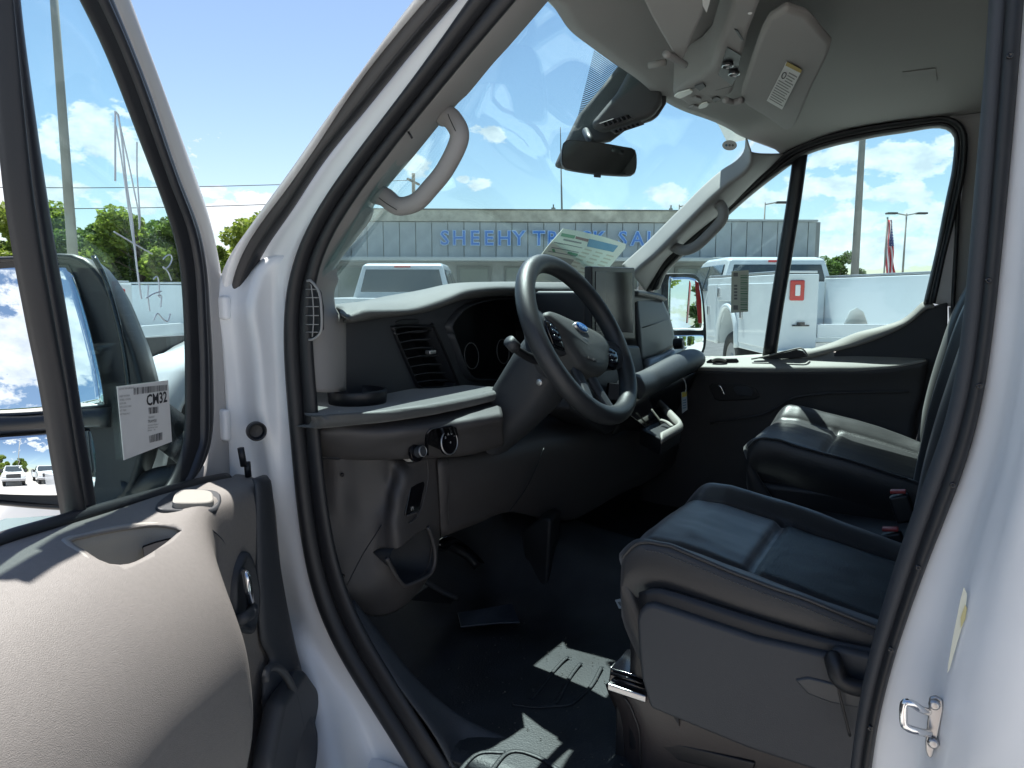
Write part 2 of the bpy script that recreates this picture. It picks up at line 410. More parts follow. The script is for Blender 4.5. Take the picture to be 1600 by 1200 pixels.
lm = lambda x, z: frame(bp(x, z, .08), bp(1, 0)-bp(0, 0), (0, 0, 1))
# letters stand where the photograph shows them
xs = {}
lx = [697, 719, 743.5, 765, 788, 810.5, None, 841, 864, 888, 911, 935, None, 969.5, 992, 1014, 1036, 1058]
for chx, ch in zip(lx, 'SHEEHY TRUCK SALES'):
    if chx is None: continue
    X_ = (chx-800)/1150*(28.2); X_ = X_*(1+X_*.055/28.2)
    Mx = lm(X_, 3.22)
    v, f = textg(ch, .74, .05, .030)
    cx_ = (max(q.x for q in v)+min(q.x for q in v))/2; v = [q-Vector((cx_, 0, 0)) for q in v]
    L_ = mk('letter', [Mx @ q for q in v], f, bluerim, bld)
    v, f = textg(ch, .74, .004, .002)
    v = [q-Vector((cx_, 0, 0)) for q in v]
    mk('letter_face', [Mx @ (q+Vector((0, 0, .062))) for q in v], f, blue, L_)
for X_ in (1.6, -4.0, 6.2):
    v, f = join([boxg(bp(X_, 4.62, -.8), (.12, .12, .16)), tubeg([bp(X_, 4.6, -.8), bp(X_, 4.82, -.8)], .03)]); mk('roof_vent', v, f, bdark, bld)
# right gable wing wall, standing a little proud
bbox('wing_wall', XR-.01, XR+.25, .12, 4.15, -.2, -14, mat('wing_block', (.27, .28, .28), .8), .01)
tag(mk('roof_antenna', *tubeg([bp(1.95, 4.4, -1), bp(1.9, 6.2, -1), bp(1.86, 7.75, -1)], lambda t: .045-.03*t, k=6), bdark), 'thin whip antenna mast rising above the sales building roof', 'antenna')

# ---------------------------------------------------------------- vehicles of the lot
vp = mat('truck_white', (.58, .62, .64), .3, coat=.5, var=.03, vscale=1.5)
vg = mat('truck_window', (.035, .045, .05), .06, spec=.8)
vb = mat('truck_black', (.02, .02, .022), .6)
vr = mat('truck_tail_lamp', (.45, .02, .02), .2, coat=.5)
vw = mat('wheel_steel', (.30, .30, .31), .4, .6)
def prof(name, pts, x0, x1, m, par, bev=.03, T=None, seg=3):
    """side outline (y,z) extruded from x0 to x1 in vehicle axes"""
    n = len(pts); v = [Vector((x0, y, z)) for y, z in pts]+[Vector((x1, y, z)) for y, z in pts]
    f = [tuple(range(n)), tuple(range(2*n-1, n-1, -1))]+[(i, (i+1) % n, n+(i+1) % n, n+i) for i in range(n)]
    return mk(name, v, f, m, par, bevel=bev, seg=seg)
def wheel(y, x, par, r=.40, w=.26):
    s = 1 if x > 0 else -1
    tr = lathe('wheel', (x, y, r), (s, 0, 0), [(r*.62, -w/2), (r*.93, -w/2), (r, -w/2+.04), (r, w/2-.04), (r*.93, w/2), (r*.62, w/2), (r*.6, w/2-.03), (r*.6, -w/2+.02)], M['foam'], par, k=32, closed=True)
    lathe('rim', (x, y, r), (s, 0, 0), [(r*.62, w/2-.02), (r*.58, w/2-.01), (r*.50, w/2-.07), (r*.25, w/2-.03), (r*.22, w/2-.01), (.01, w/2)], vw, tr, k=24)
    return tr
def cab(par, y0, y1, W=.98):
    """crew cab, y0 rear wall, y1 windscreen base"""
    top = 1.96
    v = []
    sec = [(y0, 1.12, W, 1.30, W*.98), (y0+.02, 1.12, W, 1.34, W*.97)]
    ys = [(y0, 1.30), (y0+.10, top-.04), (y0+.35, top), (y1-.95, top), (y1-.70, top-.05), (y1, 1.34)]
    pts = [(y0, .55)] + ys + [(y1, .55)]
    n = len(pts); vs = []
    for sx in (-1, 1):
        for y, z in pts:
            wx = W if z < 1.32 else W-.20*(z-1.32)/.64-.02
            vs.append(Vector((sx*wx, y, z)))
    f = [tuple(range(n)), tuple(range(2*n-1, n-1, -1))]+[(i, (i+1) % n, n+(i+1) % n, n+i) for i in range(n)]
    mk('cab', vs, f, vp, par, bevel=.05, seg=4)
    def q(pts, m, name, ext):
        return slab(name, pts, ext, m, par, bevel=.01)
    # rear window, proud 4 mm of the sloping rear wall
    yb = lambda z: y0+.10*(z-1.30)/.62-.012
    w0, w1 = W-.17, W-.27
    q([Vector((-w0, yb(1.40), 1.40)), Vector((w0, yb(1.40), 1.40)), Vector((w1, yb(1.83), 1.83)), Vector((-w1, yb(1.83), 1.83))], vg, 'rear_window', (0, .03, 0))
    q([Vector((-.16, yb(1.88), 1.865)), Vector((.16, yb(1.88), 1.865)), Vector((.16, yb(1.9), 1.90)), Vector((-.16, yb(1.9), 1.90))], vr, 'brake_light', (0, -.02, 0))
    for sx in (-1, 1):
        xx = lambda z: sx*(W-.20*(z-1.32)/.64-.012)
        for a, b, c_, d_ in ((y0+.25, y0+1.12, y0+.32, y0+1.10), (y0+1.22, y1-.12, y0+1.20, y1-.66)):
            q([Vector((xx(1.40), a, 1.40)), Vector((xx(1.40), b, 1.40)), Vector((xx(1.84), d_, 1.84)), Vector((xx(1.84), c_, 1.84))], vg, 'side_window', (sx*-.03, 0, 0))
        for a in (y0+.30, y0+1.28):
            box('door_handle', (sx*(W+.012), a+.1, 1.18), (.03, .16, .03), vp, par)
        box('side_mirror', (sx*(W+.20), y1-.30, 1.42), (.26, .10, .34), vb, par, bevel=.03)
    q([Vector((-w0, y1+.0-.04, 1.38)), Vector((w0, y1-.04, 1.38)), Vector((w1, y1-.66, 1.86)), Vector((-w1, y1-.66, 1.86))], vg, 'windscreen', (0, .05, .03))
    prof('hood', [(y1-.02, .55), (y1-.02, 1.33), (y1+.6, 1.30), (y1+1.15, 1.22), (y1+1.25, 1.10), (y1+1.25, .50)], -W, W, vp, par, .06, seg=4)
    box('grille', (0, y1+1.26, .95), (1.2, .05, .38), vb, par, bevel=.02)
    box('front_bumper', (0, y1+1.33, .60), (1.95, .20, .24), vw, par, bevel=.04)
    for sx in (-1, 1): box('headlight', (sx*.80, y1+1.26, .98), (.30, .06, .26), M['white'], par, bevel=.02)
    for sx in (-1, 1): wheel(y1+.55, sx*(W-.14), par)
def pickup(loc, rz, label, group):
    t = empty('pickup_truck', (0, 0, 0), label, 'pickup truck', group)
    cab(t, 0, 2.5)
    W = .99
    for sx in (-1, 1):
        prof('bed_side', [(-1.98, .62), (-1.98, 1.30), (-.03, 1.30), (-.03, .62), (-.55, .62), (-.62, .92), (-.85, 1.06), (-1.10, 1.06), (-1.33, .92), (-1.40, .62)], sx*W, sx*(W-.12), vp, t, .02)
        box('tail_light', (sx*(W-.055), -2.0, 1.08), (.13, .05, .36), vr, t, bevel=.015)
        wheel(-.98, sx*(W-.14), t)
    box('bed_floor', (0, -1.0, .70), (1.76, 1.9, .06), vb, t)
    tg = box('tailgate', (0, -1.975, 1.0), (1.70, .06, .60), vp, t, bevel=.02)
    box('handle', (0, -2.015, 1.15), (.26, .03, .10), vb, tg, bevel=.01)
    box('handle_plate', (0, -2.03, 1.155), (.18, .012, .05), vp, tg, bevel=.006)
    box('rear_bumper', (0, -2.08, .58), (1.9, .16, .18), vw, t, bevel=.03)
    box('licence_plate', (0, -2.17, .58), (.30, .012, .15), M['white'], t)
    t.location = loc; t.rotation_euler = (0, 0, rz); return t
def service(loc, rz, label, group):
    t = empty('service_truck', (0, 0, 0), label, 'service truck', group)
    cab(t, 0.25, 2.75)
    W = 1.17
    side = [(-3.0, .62), (-3.0, 1.60), (.15, 1.60), (.15, .62), (-.55, .62), (-.62, .90), (-.80, 1.10), (-1.02, 1.16), (-1.24, 1.10), (-1.42, .90), (-1.49, .62)]
    for sx in (-1, 1):
        prof('side_box', side, sx*W, sx*(W-.48), vp, t, .012)
        ar = [(-.52, .62), (-.59, .91), (-.78, 1.13), (-1.02, 1.19), (-1.26, 1.13), (-1.45, .91), (-1.52, .62)]
        tube('wheel_arch', [Vector((sx*(W+.01), y, z)) for y, z in ar], .045, vp, t, n=24, k=6)
        for a, b, z0, z1 in ((-2.88, -1.62, .70, 1.50), (-1.52, -.50, 1.26, 1.50), (-.42, .06, .70, 1.50)):
            d_ = box('compartment_door', (sx*(W+.012), (a+b)/2, (z0+z1)/2), (.035, b-a, z1-z0), vp, t, bevel=.008)
            box('latch', (sx*(W+.036), b-.12 if sx < 0 else a+.12, (z0+z1)/2), (.03, .09, .14), M['zinc'], d_, bevel=.01)
        box('rail', (sx*(W-.24), -1.42, 1.625), (.46, 3.1, .03), M['satin'], t, bevel=.005)
        tl = box('tail_light', (sx*(W-.22), -3.015, 1.41), (.17, .03, .24), vr, t, bevel=.03)
        box('reverse_lens', (sx*(W-.22), -3.035, 1.41), (.06, .02, .13), M['white'], tl, bevel=.01)
        wheel(-1.02, sx*(W-.20), t, .41, .30)
        v, f = slabg([Vector((sx*(W-.18)+math.cos(a)*.06, -3.003, .92+math.sin(a)*.045)) for a in [i*math.pi/6 for i in range(12)]], (0, -.004, 0))
    v, f = join([boxg((-W+.28, -3.02, .995), (.20, .012, .018)), boxg((-W+.28, -3.02, 1.02), (.09, .012, .03))]); mk('maker_badge', v, f, vb, t)
    box('bed_floor', (0, -1.42, .82), (2*(W-.48)-.02, 3.1, .05), vp, t)
    box('bed_front_wall', (0, .10, 1.20), (2*(W-.48)-.02, .05, .70), vp, t)
    box('tailgate', (0, -2.98, .93), (2*(W-.48)-.02, .05, .16), vp, t, bevel=.01)
    box('rear_bumper', (0, -3.12, .60), (2.3, .28, .22), vp, t, bevel=.02)
    box('hitch', (0, -3.2, .45), (.12, .3, .12), vb, t)
    v, f = join([boxg((-.05, -3.28, .72), (.22, .03, .05)), boxg((-.12, -3.27, .60), (.04, .03, .18))]); mk('bumper_light', v, f, vb, t)
    t.location = loc; t.rotation_euler = (0, 0, rz); return t
LR = YAW-math.pi/2
GV = 'white work trucks parked in the lot'
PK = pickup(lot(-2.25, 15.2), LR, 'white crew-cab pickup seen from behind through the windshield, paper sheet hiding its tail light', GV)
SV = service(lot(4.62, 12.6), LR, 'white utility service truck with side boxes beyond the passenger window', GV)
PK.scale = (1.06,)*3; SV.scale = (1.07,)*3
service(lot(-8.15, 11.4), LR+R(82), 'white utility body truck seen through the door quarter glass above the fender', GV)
# trucks across the lot, behind the photographer, seen in the door mirror
LBL = ['white service truck facing the van, left one in the convex door mirror', 'white service truck facing the van, right one in the convex door mirror', 'white service truck far left of the lot, seen in the door mirror']
for i, (p, a) in enumerate((((-12.2, -3.0, 0), -72), ((-11.2, -6.3, 0), -66), ((-14, 8.5, 0), -100))):
    service(Vector(p), R(a), LBL[i], GV)

# ---------------------------------------------------------------- poles, lamps, flag, wires
pm = mat('galvanised_pole', (.27, .26, .23), .6, .2, var=.15, vscale=2)
wd = mat('weathered_timber', (.16, .13, .10), .9, var=.3, vscale=6)
def lamp(base, h, label, arms=2, r=.11, heads=True):
    t = empty('light_pole', base, label, 'light pole', 'tall light poles of the lot')
    b = Vector(base)
    mk('pole', *tubeg([b, b+Vector((0, 0, h*.5)), b+Vector((0, 0, h))], lambda q: r*(1-.45*q), k=10), pm, t, smooth=True)
    mk('foot', *boxg(b+Vector((0, 0, .25)), (.5, .5, .5)), conc, t, bevel=.03)
    for s in ([-1, 1] if arms == 2 else [1]):
        e_ = b+Vector((0, 0, h))+RT*s*.55
        mk('arm', *tubeg([b+Vector((0, 0, h-.1)), e_], .035), pm, t)
        mk('lamp_head', *boxg(e_+RT*s*.25+Vector((0, 0, .0)), (.55, .32, .10), Matrix.Rotation(LR, 3, 'Z')), vb, t, bevel=.03)
    return t
lamp(lot(-9.12, 15.5), 9.6, 'tall grey pole seen through the door quarter glass', r=.115)
lamp(lot(9.9, 21.5), 9.5, 'tall tan pole rising behind the passenger window', arms=2, r=.12)
lamp(lot(21.0, 40), 5.6, 'twin-headed light pole beside the flag', r=.07)
lamp(lot(8.0, 36), 5.6, 'short lamp above the roof of the sales building', r=.06, arms=1)
lamp(lot(12.1, 36), 5.7, 'lamp pole just left of the passenger quarter glass bar', r=.06, arms=1)
lamp(Vector((-21, -7.0, 0)), 9.5, 'twin-headed light pole seen in the convex door mirror', r=.12)
fl = empty('flag', lot(20.0, 40), 'American flag hanging limp on its pole beyond the service truck', 'flag')
b = lot(20.0, 40)
mk('pole', *tubeg([b, b+Vector((0, 0, 5.4))], .045), pm, fl, smooth=True)
# limp cloth: 13 stripes running along a folded sheet
fr = mat('flag_red', (.55, .05, .07), .8); fw_ = mat('flag_white', (.72, .72, .74), .8); fb = mat('flag_navy', (.05, .07, .22), .8)
def fpt(a, bb):                                         # a along hang 0..1, bb across 0..1
    return b+Vector((0, 0, 5.30-3.3*a-.15*bb))+RT*(.05+.62*bb*(.35+.65*a)+.05*math.sin(9*a+5*bb))+HD*(.14*math.sin(13*bb+4*a))
for k in range(13):
    v = []
    for i in range(15):
        for j in range(3): v.append(fpt((.40 if k < 7 else 0)+(1-(.40 if k < 7 else 0))*i/14, (12-k+j/2)/13))
    mk('stripe', v, grid_faces(15, 3), fr if k % 2 == 0 else fw_, fl, smooth=True, solid=.004)
v = [fpt(.40*i/8, 6/13+7/13*j/6) for i in range(9) for j in range(7)]
cn = mk('canton', v, grid_faces(9, 7), fb, fl, smooth=True, solid=.006)
st = []
for i in range(9):
    for j in range(5):
        p = fpt(.40*(i+.5)/9, 6/13+7/13*(j+.5)/5)-HD*.03; pts = [p+(RT*math.cos(a)+Vector((0, 0, math.sin(a))))*(.035 if q % 2 else .015) for q, a in enumerate([math.pi*q_/5 for q_ in range(10)])]
        st.append((pts, [tuple(range(10))]))
s_ = mk('stars', *join(st), fw_, cn); tag(s_, kind='stuff')
# power line on timber poles, left and behind
up = []
def upole(base, h, label):
    t = empty('utility_pole', base, label, 'utility pole', 'timber utility poles'); b = Vector(base)
    mk('pole', *tubeg([b, b+Vector((0, 0, h))], lambda q: .15*(1-.3*q), k=10), wd, t, smooth=True)
    for dz in (.5, 1.6):
        mk('crossarm', *boxg(b+Vector((0, 0, h-dz)), (2.4, .12, .12), Matrix.Rotation(R(20), 3, 'Z')), wd, t, bevel=.01)
    return b+Vector((0, 0, h))
pa = upole(lot(-62, 30), 9.2, 'timber utility pole far left beyond the trees')
pb = upole(lot(-6, 46), 8.6, 'timber utility pole hidden behind the windshield pillar')
for dz, k in ((-.4, 0), (-1.5, 0)):
    pts = [(pa+Vector((0, 0, dz))).lerp(pb+Vector((0, 0, dz)), i/16)-Vector((0, 0, 1.6*math.sin(math.pi*i/16))) for i in range(17)]
    tag(mk('power_line', *tubeg(pts, .022, k=5), vb), ['upper power line sagging across the left sky', 'lower power line sagging over the trees at left'][0 if dz > -1 else 1], 'power line', 'power lines')
upole(Vector((8.6, -30, 0)), 9.5, 'timber utility pole with crossarms reflected in the passenger mirror')
upole(Vector((-34, 12, 0)), 9.0, 'timber utility pole across the lot reflected in the driver mirror')

# ---------------------------------------------------------------- trees
bark = mat('bark', (.10, .075, .055), .9, bump=.6, bscale=20)
def leafmat(name, a, b_):
    m = bpy.data.materials.new(name); m.use_nodes = True; t = m.node_tree; p = t.nodes['Principled BSDF']
    g_ = t.nodes.new('ShaderNodeNewGeometry'); r = t.nodes.new('ShaderNodeValToRGB'); r.color_ramp.elements[0].color = (*a, 1); r.color_ramp.elements[1].color = (*b_, 1)
    t.links.new(g_.outputs['Random Per Island'], r.inputs[0]); t.links.new(r.outputs[0], p.inputs['Base Color']); p.inputs['Roughness'].default_value = .6
    tr = t.nodes.new('ShaderNodeBsdfTranslucent'); t.links.new(r.outputs[0], tr.inputs[0]); mxx = t.nodes.new('ShaderNodeMixShader'); mxx.inputs[0].default_value = .5
    t.links.new(p.outputs[0], mxx.inputs[1]); t.links.new(tr.outputs[0], mxx.inputs[2]); t.links.new(mxx.outputs[0], t.nodes['Material Output'].inputs[0])
    return m
lf = [leafmat('leaf_fresh', (.15, .23, .035), (.30, .37, .06)), leafmat('leaf_mid', (.10, .17, .03), (.20, .28, .05)), leafmat('leaf_dark', (.05, .10, .025), (.12, .19, .04))]
def treemesh(seed, h, rad, nl, ls):
    rd = random.Random(seed); blobs = []; br = []
    top = Vector((rd.uniform(-.3, .3), rd.uniform(-.3, .3), h*.62))
    br.append(tubeg([Vector((0, 0, 0)), Vector((rd.uniform(-.1, .1), 0, h*.3)), top], lambda q: .17*(1-.7*q), k=7))
    for i in range(34):
        a = rd.uniform(0, 2*math.pi); zz = h*rd.uniform(.12, .93); rr = rad*rd.uniform(.25, .85)*(1.15-abs(zz/h-.55)*1.3)
        c_ = Vector((math.cos(a)*rr, math.sin(a)*rr, zz)); blobs.append((c_, rad*rd.uniform(.20, .40)))
        st_ = Vector((0, 0, min(zz*.75, h*.6))); br.append(tubeg([st_, st_.lerp(c_, .5)+Vector((0, 0, .2)), c_], lambda q: .05*(1-.8*q), k=4))
    v = []; f = []
    for i in range(nl):
        c_, r_ = blobs[rd.randrange(len(blobs))]
        d_ = Vector((rd.gauss(0, 1), rd.gauss(0, 1), rd.gauss(0, 1))).normalized()*r_*rd.uniform(.3, 1)**.5
        d_.z *= .75; p = c_+d_; s_ = ls*rd.uniform(.6, 1.4)
        a = Vector((rd.gauss(0, 1), rd.gauss(0, 1), rd.gauss(0, .6))).normalized(); q = a.cross(Vector((rd.gauss(0, 1), rd.gauss(0, 1), rd.gauss(0, 1)))).normalized()
        o_ = len(v); v += [p-a*s_, p-q*s_*.5, p+a*s_, p+q*s_*.5]; f.append((o_, o_+1, o_+2, o_+3))
    return join(br), (v, f)
def tree_proto(seed, h, rad, nl, ls, lm_):
    b_, l_ = treemesh(seed, h, rad, nl, ls)
    t = empty('tree', (0, 0, 0)); mk('trunk', *b_, bark, t, smooth=True); 
    c_ = mk('crown', *l_, lm_, t); return t
protos = [tree_proto(11, 6.2, 2.9, 15000, .15, lf[0]), tree_proto(12, 5.8, 2.7, 15000, .14, lf[1]), tree_proto(13, 6.0, 3.0, 15000, .15, lf[2])]
used = [False]*3
def put_tree(k, loc, s, rz, label):
    if not used[k]: t = protos[k]; used[k] = True
    else:
        t = protos[k].copy(); COL.objects.link(t)
        for ch in list(protos[k].children):
            c_ = ch.copy(); COL.objects.link(c_); c_.parent = t
    t.location = loc; t.scale = (s, s, s); t.rotation_euler = (0, 0, rz)
    tag(t, label, 'tree', 'trees at the edge of the lot')
# the row of trees beyond the driver door
row = [(-34.5, 38, 1.02, 0, 'fresh green tree at the far left edge behind the door window bar'), (-31.6, 40, .93, 1, 'rounded green tree left of the tall pole'),
       (-29.2, 39, .86, 2, 'dark green tree right behind the tall pole'), (-26.8, 41, .98, 0, 'bright yellow-green tree right of the tall pole'),
       (-24.4, 40, .84, 2, 'dark tree between two bright ones beyond the quarter glass'), (-22.2, 41, .96, 1, 'green tree behind the marker writing on the glass'),
       (-19.9, 40, .90, 0, 'bright tree hidden partly by the door frame'), (-17.7, 41, .90, 1, 'yellow-green tree between door frame and windshield pillar'), (-15.4, 42, .86, 0, 'light green tree next to the white windshield pillar'),
       (-37.8, 41, 1.0, 2, 'dark tree beyond the left edge of the window'), (-30.4, 45, 1.02, 1, 'taller green tree in the second row left of the tall pole'), (-25.5, 46, 1.05, 2, 'dark crown rising between the yellow-green and dark trees'),
       (-21.0, 46, 1.0, 2, 'dark crown behind the marker writing, second row'), (-16.4, 47, 1.0, 0, 'second row tree right of the door frame'), (-34.0, 46, 1.0, 1, 'second row tree at the left edge of the door window')]
for i, (x_, d_, s_, k, lb) in enumerate(row): put_tree(k, lot(x_, d_), s_, i*1.3, lb)
put_tree(2, lot(37, 84), .98, 1.1, 'lone dark tree on the horizon left of the tan pole')
far = [((5.4, -27, 0), .8, 0), ((10.5, -33, 0), .95, 2), ((13.5, -40, 0), 1.0, 0), ((2.5, -38, 0), 1.1, 2), ((17, -44, 0), 1.2, 1)]
FL = ['bright tree lowest in the passenger mirror', 'green tree beside the pole in the passenger mirror', 'tree furthest out in the passenger mirror', 'dark tree behind the van on its passenger side', 'wide tree beyond the pole in the passenger mirror']
for i, (p, s_, k) in enumerate(far): put_tree(k, Vector(p), s_, i, FL[i])
far = [((-33, -12, 0), 1.0, 1), ((-35, -6, 0), 1.1, 0), ((-36, 0, 0), 1.0, 2), ((-35, 6, 0), 1.1, 1), ((-33, 18, 0), 1.0, 0)]
FL = ['rearmost tree across the lot in the driver mirror', 'bright tree across the lot in the driver mirror', 'dark tree behind the mirrored trucks', 'green tree behind the mirrored light pole', 'foremost tree across the lot in the driver mirror']
for i, (p, s_, k) in enumerate(far): put_tree(k, Vector(p), s_, i*2, FL[i])

# ================================================================ THE VAN
van = empty('cargo_van', (1.82, .3, 0), 'white cargo van with its driver door open, seen into the front cab', 'van')
PX = lambda s: [(float(a.split(',')[0]), float(a.split(',')[1])) for a in s.split()]
def at(s, **k): return pl(PX(s), **k)
# outer shell: roof, sides behind the doors, rear wall, bonnet
roof = surf('roof', [[(1.0, .66, 2.03), (1.1, .69, 2.10), (1.85, .79, 2.14), (2.6, .69, 2.10), (2.76, .66, 2.03)],
                     [(.96, .3, 2.06), (1.05, .25, 2.19), (1.85, .3, 2.25), (2.65, .25, 2.19), (2.76, .3, 2.06)],
                     [(.92, -.3, 2.08), (1.02, -.3, 2.22), (1.85, -.3, 2.29), (2.68, -.3, 2.22), (2.80, -.3, 2.08)],
                     [(.90, -3.2, 2.08), (1.02, -3.2, 2.22), (1.85, -3.2, 2.30), (2.68, -3.2, 2.22), (2.82, -3.2, 2.08)]], M['paint'], van, 20, 14, solid=.02)
surf('side_wall', [[(.90, -.55, 2.10), (.83, -.55, 1.9), (.80, -.55, 1.3), (.81, -.55, .75), (.84, -.55, .45)], [(.90, -3.2, 2.10), (.83, -3.2, 1.9), (.80, -3.2, 1.3), (.81, -3.2, .75), (.84, -3.2, .45)]], M['paint'], van, 14, 6, solid=.02, label='white side wall behind the driver door')
surf('side_wall', [[(2.80, -.10, 2.10), (2.84, -.10, 1.9), (2.86, -.10, 1.3), (2.86, -.10, .75), (2.82, -.10, .45)], [(2.80, -3.2, 2.10), (2.85, -3.2, 1.9), (2.88, -3.2, 1.3), (2.88, -3.2, .75), (2.84, -3.2, .45)]], M['paint'], van, 14, 6, solid=.02, label='white side wall behind the passenger door')
slab('rear_wall', [(.84, -3.2, .45), (2.84, -3.2, .45), (2.84, -3.2, 2.12), (2.6, -3.2, 2.27), (1.1, -3.2, 2.27), (.86, -3.2, 2.12)], (0, -.03, 0), M['paint'], van, .01)
slab('bulkhead', [(.97, -.62, .6), (2.74, -.62, .6), (2.74, -.62, 2.05), (2.5, -.62, 2.14), (1.2, -.62, 2.14), (.97, -.62, 2.05)], (0, -.02, 0), M['dash'], van, .005)
surf('bonnet', [[(.945, 1.12, 1.40), (1.2, 1.36, 1.44), (1.85, 1.50, 1.46), (2.5, 1.36, 1.44), (2.755, 1.12, 1.40)],
                [(.96, 1.45, 1.33), (1.25, 1.62, 1.37), (1.85, 1.72, 1.39), (2.45, 1.62, 1.37), (2.74, 1.45, 1.33)],
                [(1.05, 1.80, 1.12), (1.35, 1.98, 1.20), (1.85, 2.06, 1.23), (2.35, 1.98, 1.20), (2.65, 1.80, 1.12)],
                [(1.15, 2.02, .95), (1.4, 2.22, 1.0), (1.85, 2.28, 1.02), (2.3, 2.22, 1.0), (2.55, 2.02, .95)]], M['paint'], van, 20, 14, solid=.01)
for sx, lab in ((1, 'white front fender on the driver side'), (-1, 'white front fender on the passenger side')):
    mxp = lambda p: (p[0] if sx == 1 else 3.70-p[0], p[1], p[2])
    surf('fender', [[mxp(p) for p in r] for r in (
        [(.93, 1.14, 1.405), (.86, 1.17, 1.30), (.80, 1.17, 1.12), (.80, 1.17, .85), (.82, 1.17, .55)],
        [(.945, 1.45, 1.335), (.88, 1.45, 1.25), (.80, 1.45, 1.12), (.78, 1.45, 1.0), (.80, 1.45, .92)],
        [(1.03, 1.80, 1.125), (.95, 1.82, 1.10), (.84, 1.80, 1.02), (.80, 1.80, .92), (.80, 1.80, .86)],
        [(1.12, 2.03, .95), (1.02, 2.04, .92), (.93, 2.02, .86), (.88, 2.02, .70), (.88, 2.02, .50)])], M['paint'], van, 14, 12, solid=.01, label=lab)
    lathe('front_wheel', mxp((.96, 1.50, .36)), (-sx, 0, 0), [(.22, -.11), (.33, -.11), (.36, -.08), (.36, .08), (.33, .11), (.22, .11)], M['foam'], van, k=28, closed=True)
slab('front_bumper', [(1.0, 2.02, .30), (1.4, 2.24, .30), (2.3, 2.24, .30), (2.7, 2.02, .30), (2.7, 2.02, .72), (2.3, 2.24, .72), (1.4, 2.24, .72), (1.0, 2.02, .72)], (0, .12, 0), M['black'], van, .02)
surf('windshield', [[(1.00, .50, 2.03), (1.30, .575, 2.055), (1.85, .62, 2.09), (2.35, .575, 2.06), (2.66, .50, 2.05)],
                    [(1.00, .79, 1.71), (1.28, .92, 1.72), (1.85, 1.02, 1.73), (2.40, .92, 1.72), (2.69, .79, 1.72)],
                    [(1.00, 1.05, 1.42), (1.26, 1.24, 1.41), (1.85, 1.40, 1.41), (2.44, 1.24, 1.41), (2.70, 1.05, 1.42)]], M['wsglass'], van, 24, 16, solid=.006)

# ---- driver door opening
X0 = .95
seal_o = sm(at('745,-20 704,45 685,72 657,115 610,170 565,227 526,280 494,321 470,359 455,385 442,419 436,452 437,473 440,530 445,580 452,647 457,713 462,773 470,850 477,912 490,955 510,1007 550,1060 590,1112 638,1200 670,1250', X=X0))
seal_i = sm(at('822,-20 782,27 745,70 707,115 675,155 640,195 605,240 572,285 532,338 504,370 485,404 476,430 475,463 483,523 490,567 495,620 500,700 510,800 520,875 536,945 562,985 600,1040 637,1095 665,1140 700,1200 735,1250', X=X0+.012))
mid = [a.lerp(b, .52) for a, b in zip(cr(seal_o, 60), cr(seal_i, 60))]
sl_ = ribbon('door_opening_seal', seal_o, mid, M['rubber'], van, (-.016, -.004, 0), n=90)
ribbon('seal_lip', mid, seal_i, M['rubber'], sl_, (-.007, -.003, 0), n=90)
gas_o = sm(at('681,-20 625,45 582,97 542,150 500,220 440,306 404,349 380,387 361,430 356,456 357,483', X=.918))
gas_i = sm(at('729,-20 675,42 640,82 595,140 550,195 500,255 451,336 414,381 399,411 382,456 372,488', X=.935))
gs = ribbon('pillar_gasket', gas_o, gas_i, M['gasket'], van, (-.012, -.006, 0), n=50)
ribbon('gasket_lip', [a.lerp(b, .80) + Vector((-.012, 0, 0)) for a, b in zip(cr(gas_o, 40), cr(gas_i, 40))], [a.lerp(b, .97) for a, b in zip(cr(gas_o, 40), cr(gas_i, 40))], M['rubber'], gs, (-.006, -.003, 0), n=50)
ribbon('pillar_jamb', sm(at('727,-20 673,42 638,82 593,140 548,195 498,255 449,336 412,381 397,411 380,456 370,490', X=.95)), sm(at('765,-20 716,45 697,72 669,115 622,170 577,227 538,280 506,321 480,359 462,385 450,419 446,490', X=.957)), M['paint_in'], van, (-.006, 0, 0), n=50, pw=1)
ribbon('pillar_skin', sm(at('662,-20 607,50 550,132 500,197 466,250 421,310 386,361 357,398 342,422 340,450', X=.90)), sm(at('690,-20 634,45 590,97 549,150 508,220 448,306 412,349 388,387 369,430 362,490', X=.925)), M['paint'], van, (-.008, -.006, 0), n=50, pw=1, k=9)
# hinge pillar: painted sheet with pressed swages
c0 = at('452,398 446,425 446,480 452,530 458,580 464,647 469,713 474,773 482,850 490,912 503,955 522,1007 562,1060 602,1112 660,1200 690,1250', X=.957)
c1 = at('436,400 428,425 424,480 428,530 432,580 438,647 444,713 450,773 458,850 466,912 480,960 497,1010 525,1060 560,1120 590,1200 620,1250', X=.948)
c2 = [ray(x, y, Y=yy) for (x, y), yy in zip(PX('414,404 404,425 392,480 400,530 404,580 408,647 420,713 428,773 436,850 444,912 455,960 466,1010 488,1060 510,1120 530,1200 545,1250'), [1.03, 1.03, 1.03, 1.03, 1.03, 1.03, 1.03, 1.03, 1.03, 1.03, 1.016, 0.973, 0.927, 0.87, 0.79, 0.739])]
c3 = [ray(x, y, Y=yy) for (x, y), yy in zip(PX('392,415 378,440 366,480 372,530 377,580 384,647 398,713 402,773 410,850 418,912 424,960 432,1010 444,1060 458,1120 470,1200 480,1250'), [1.075, 1.075, 1.075, 1.075, 1.075, 1.075, 1.075, 1.075, 1.075, 1.075, 1.063, 1.028, 0.99, 0.942, 0.875, 0.832])]
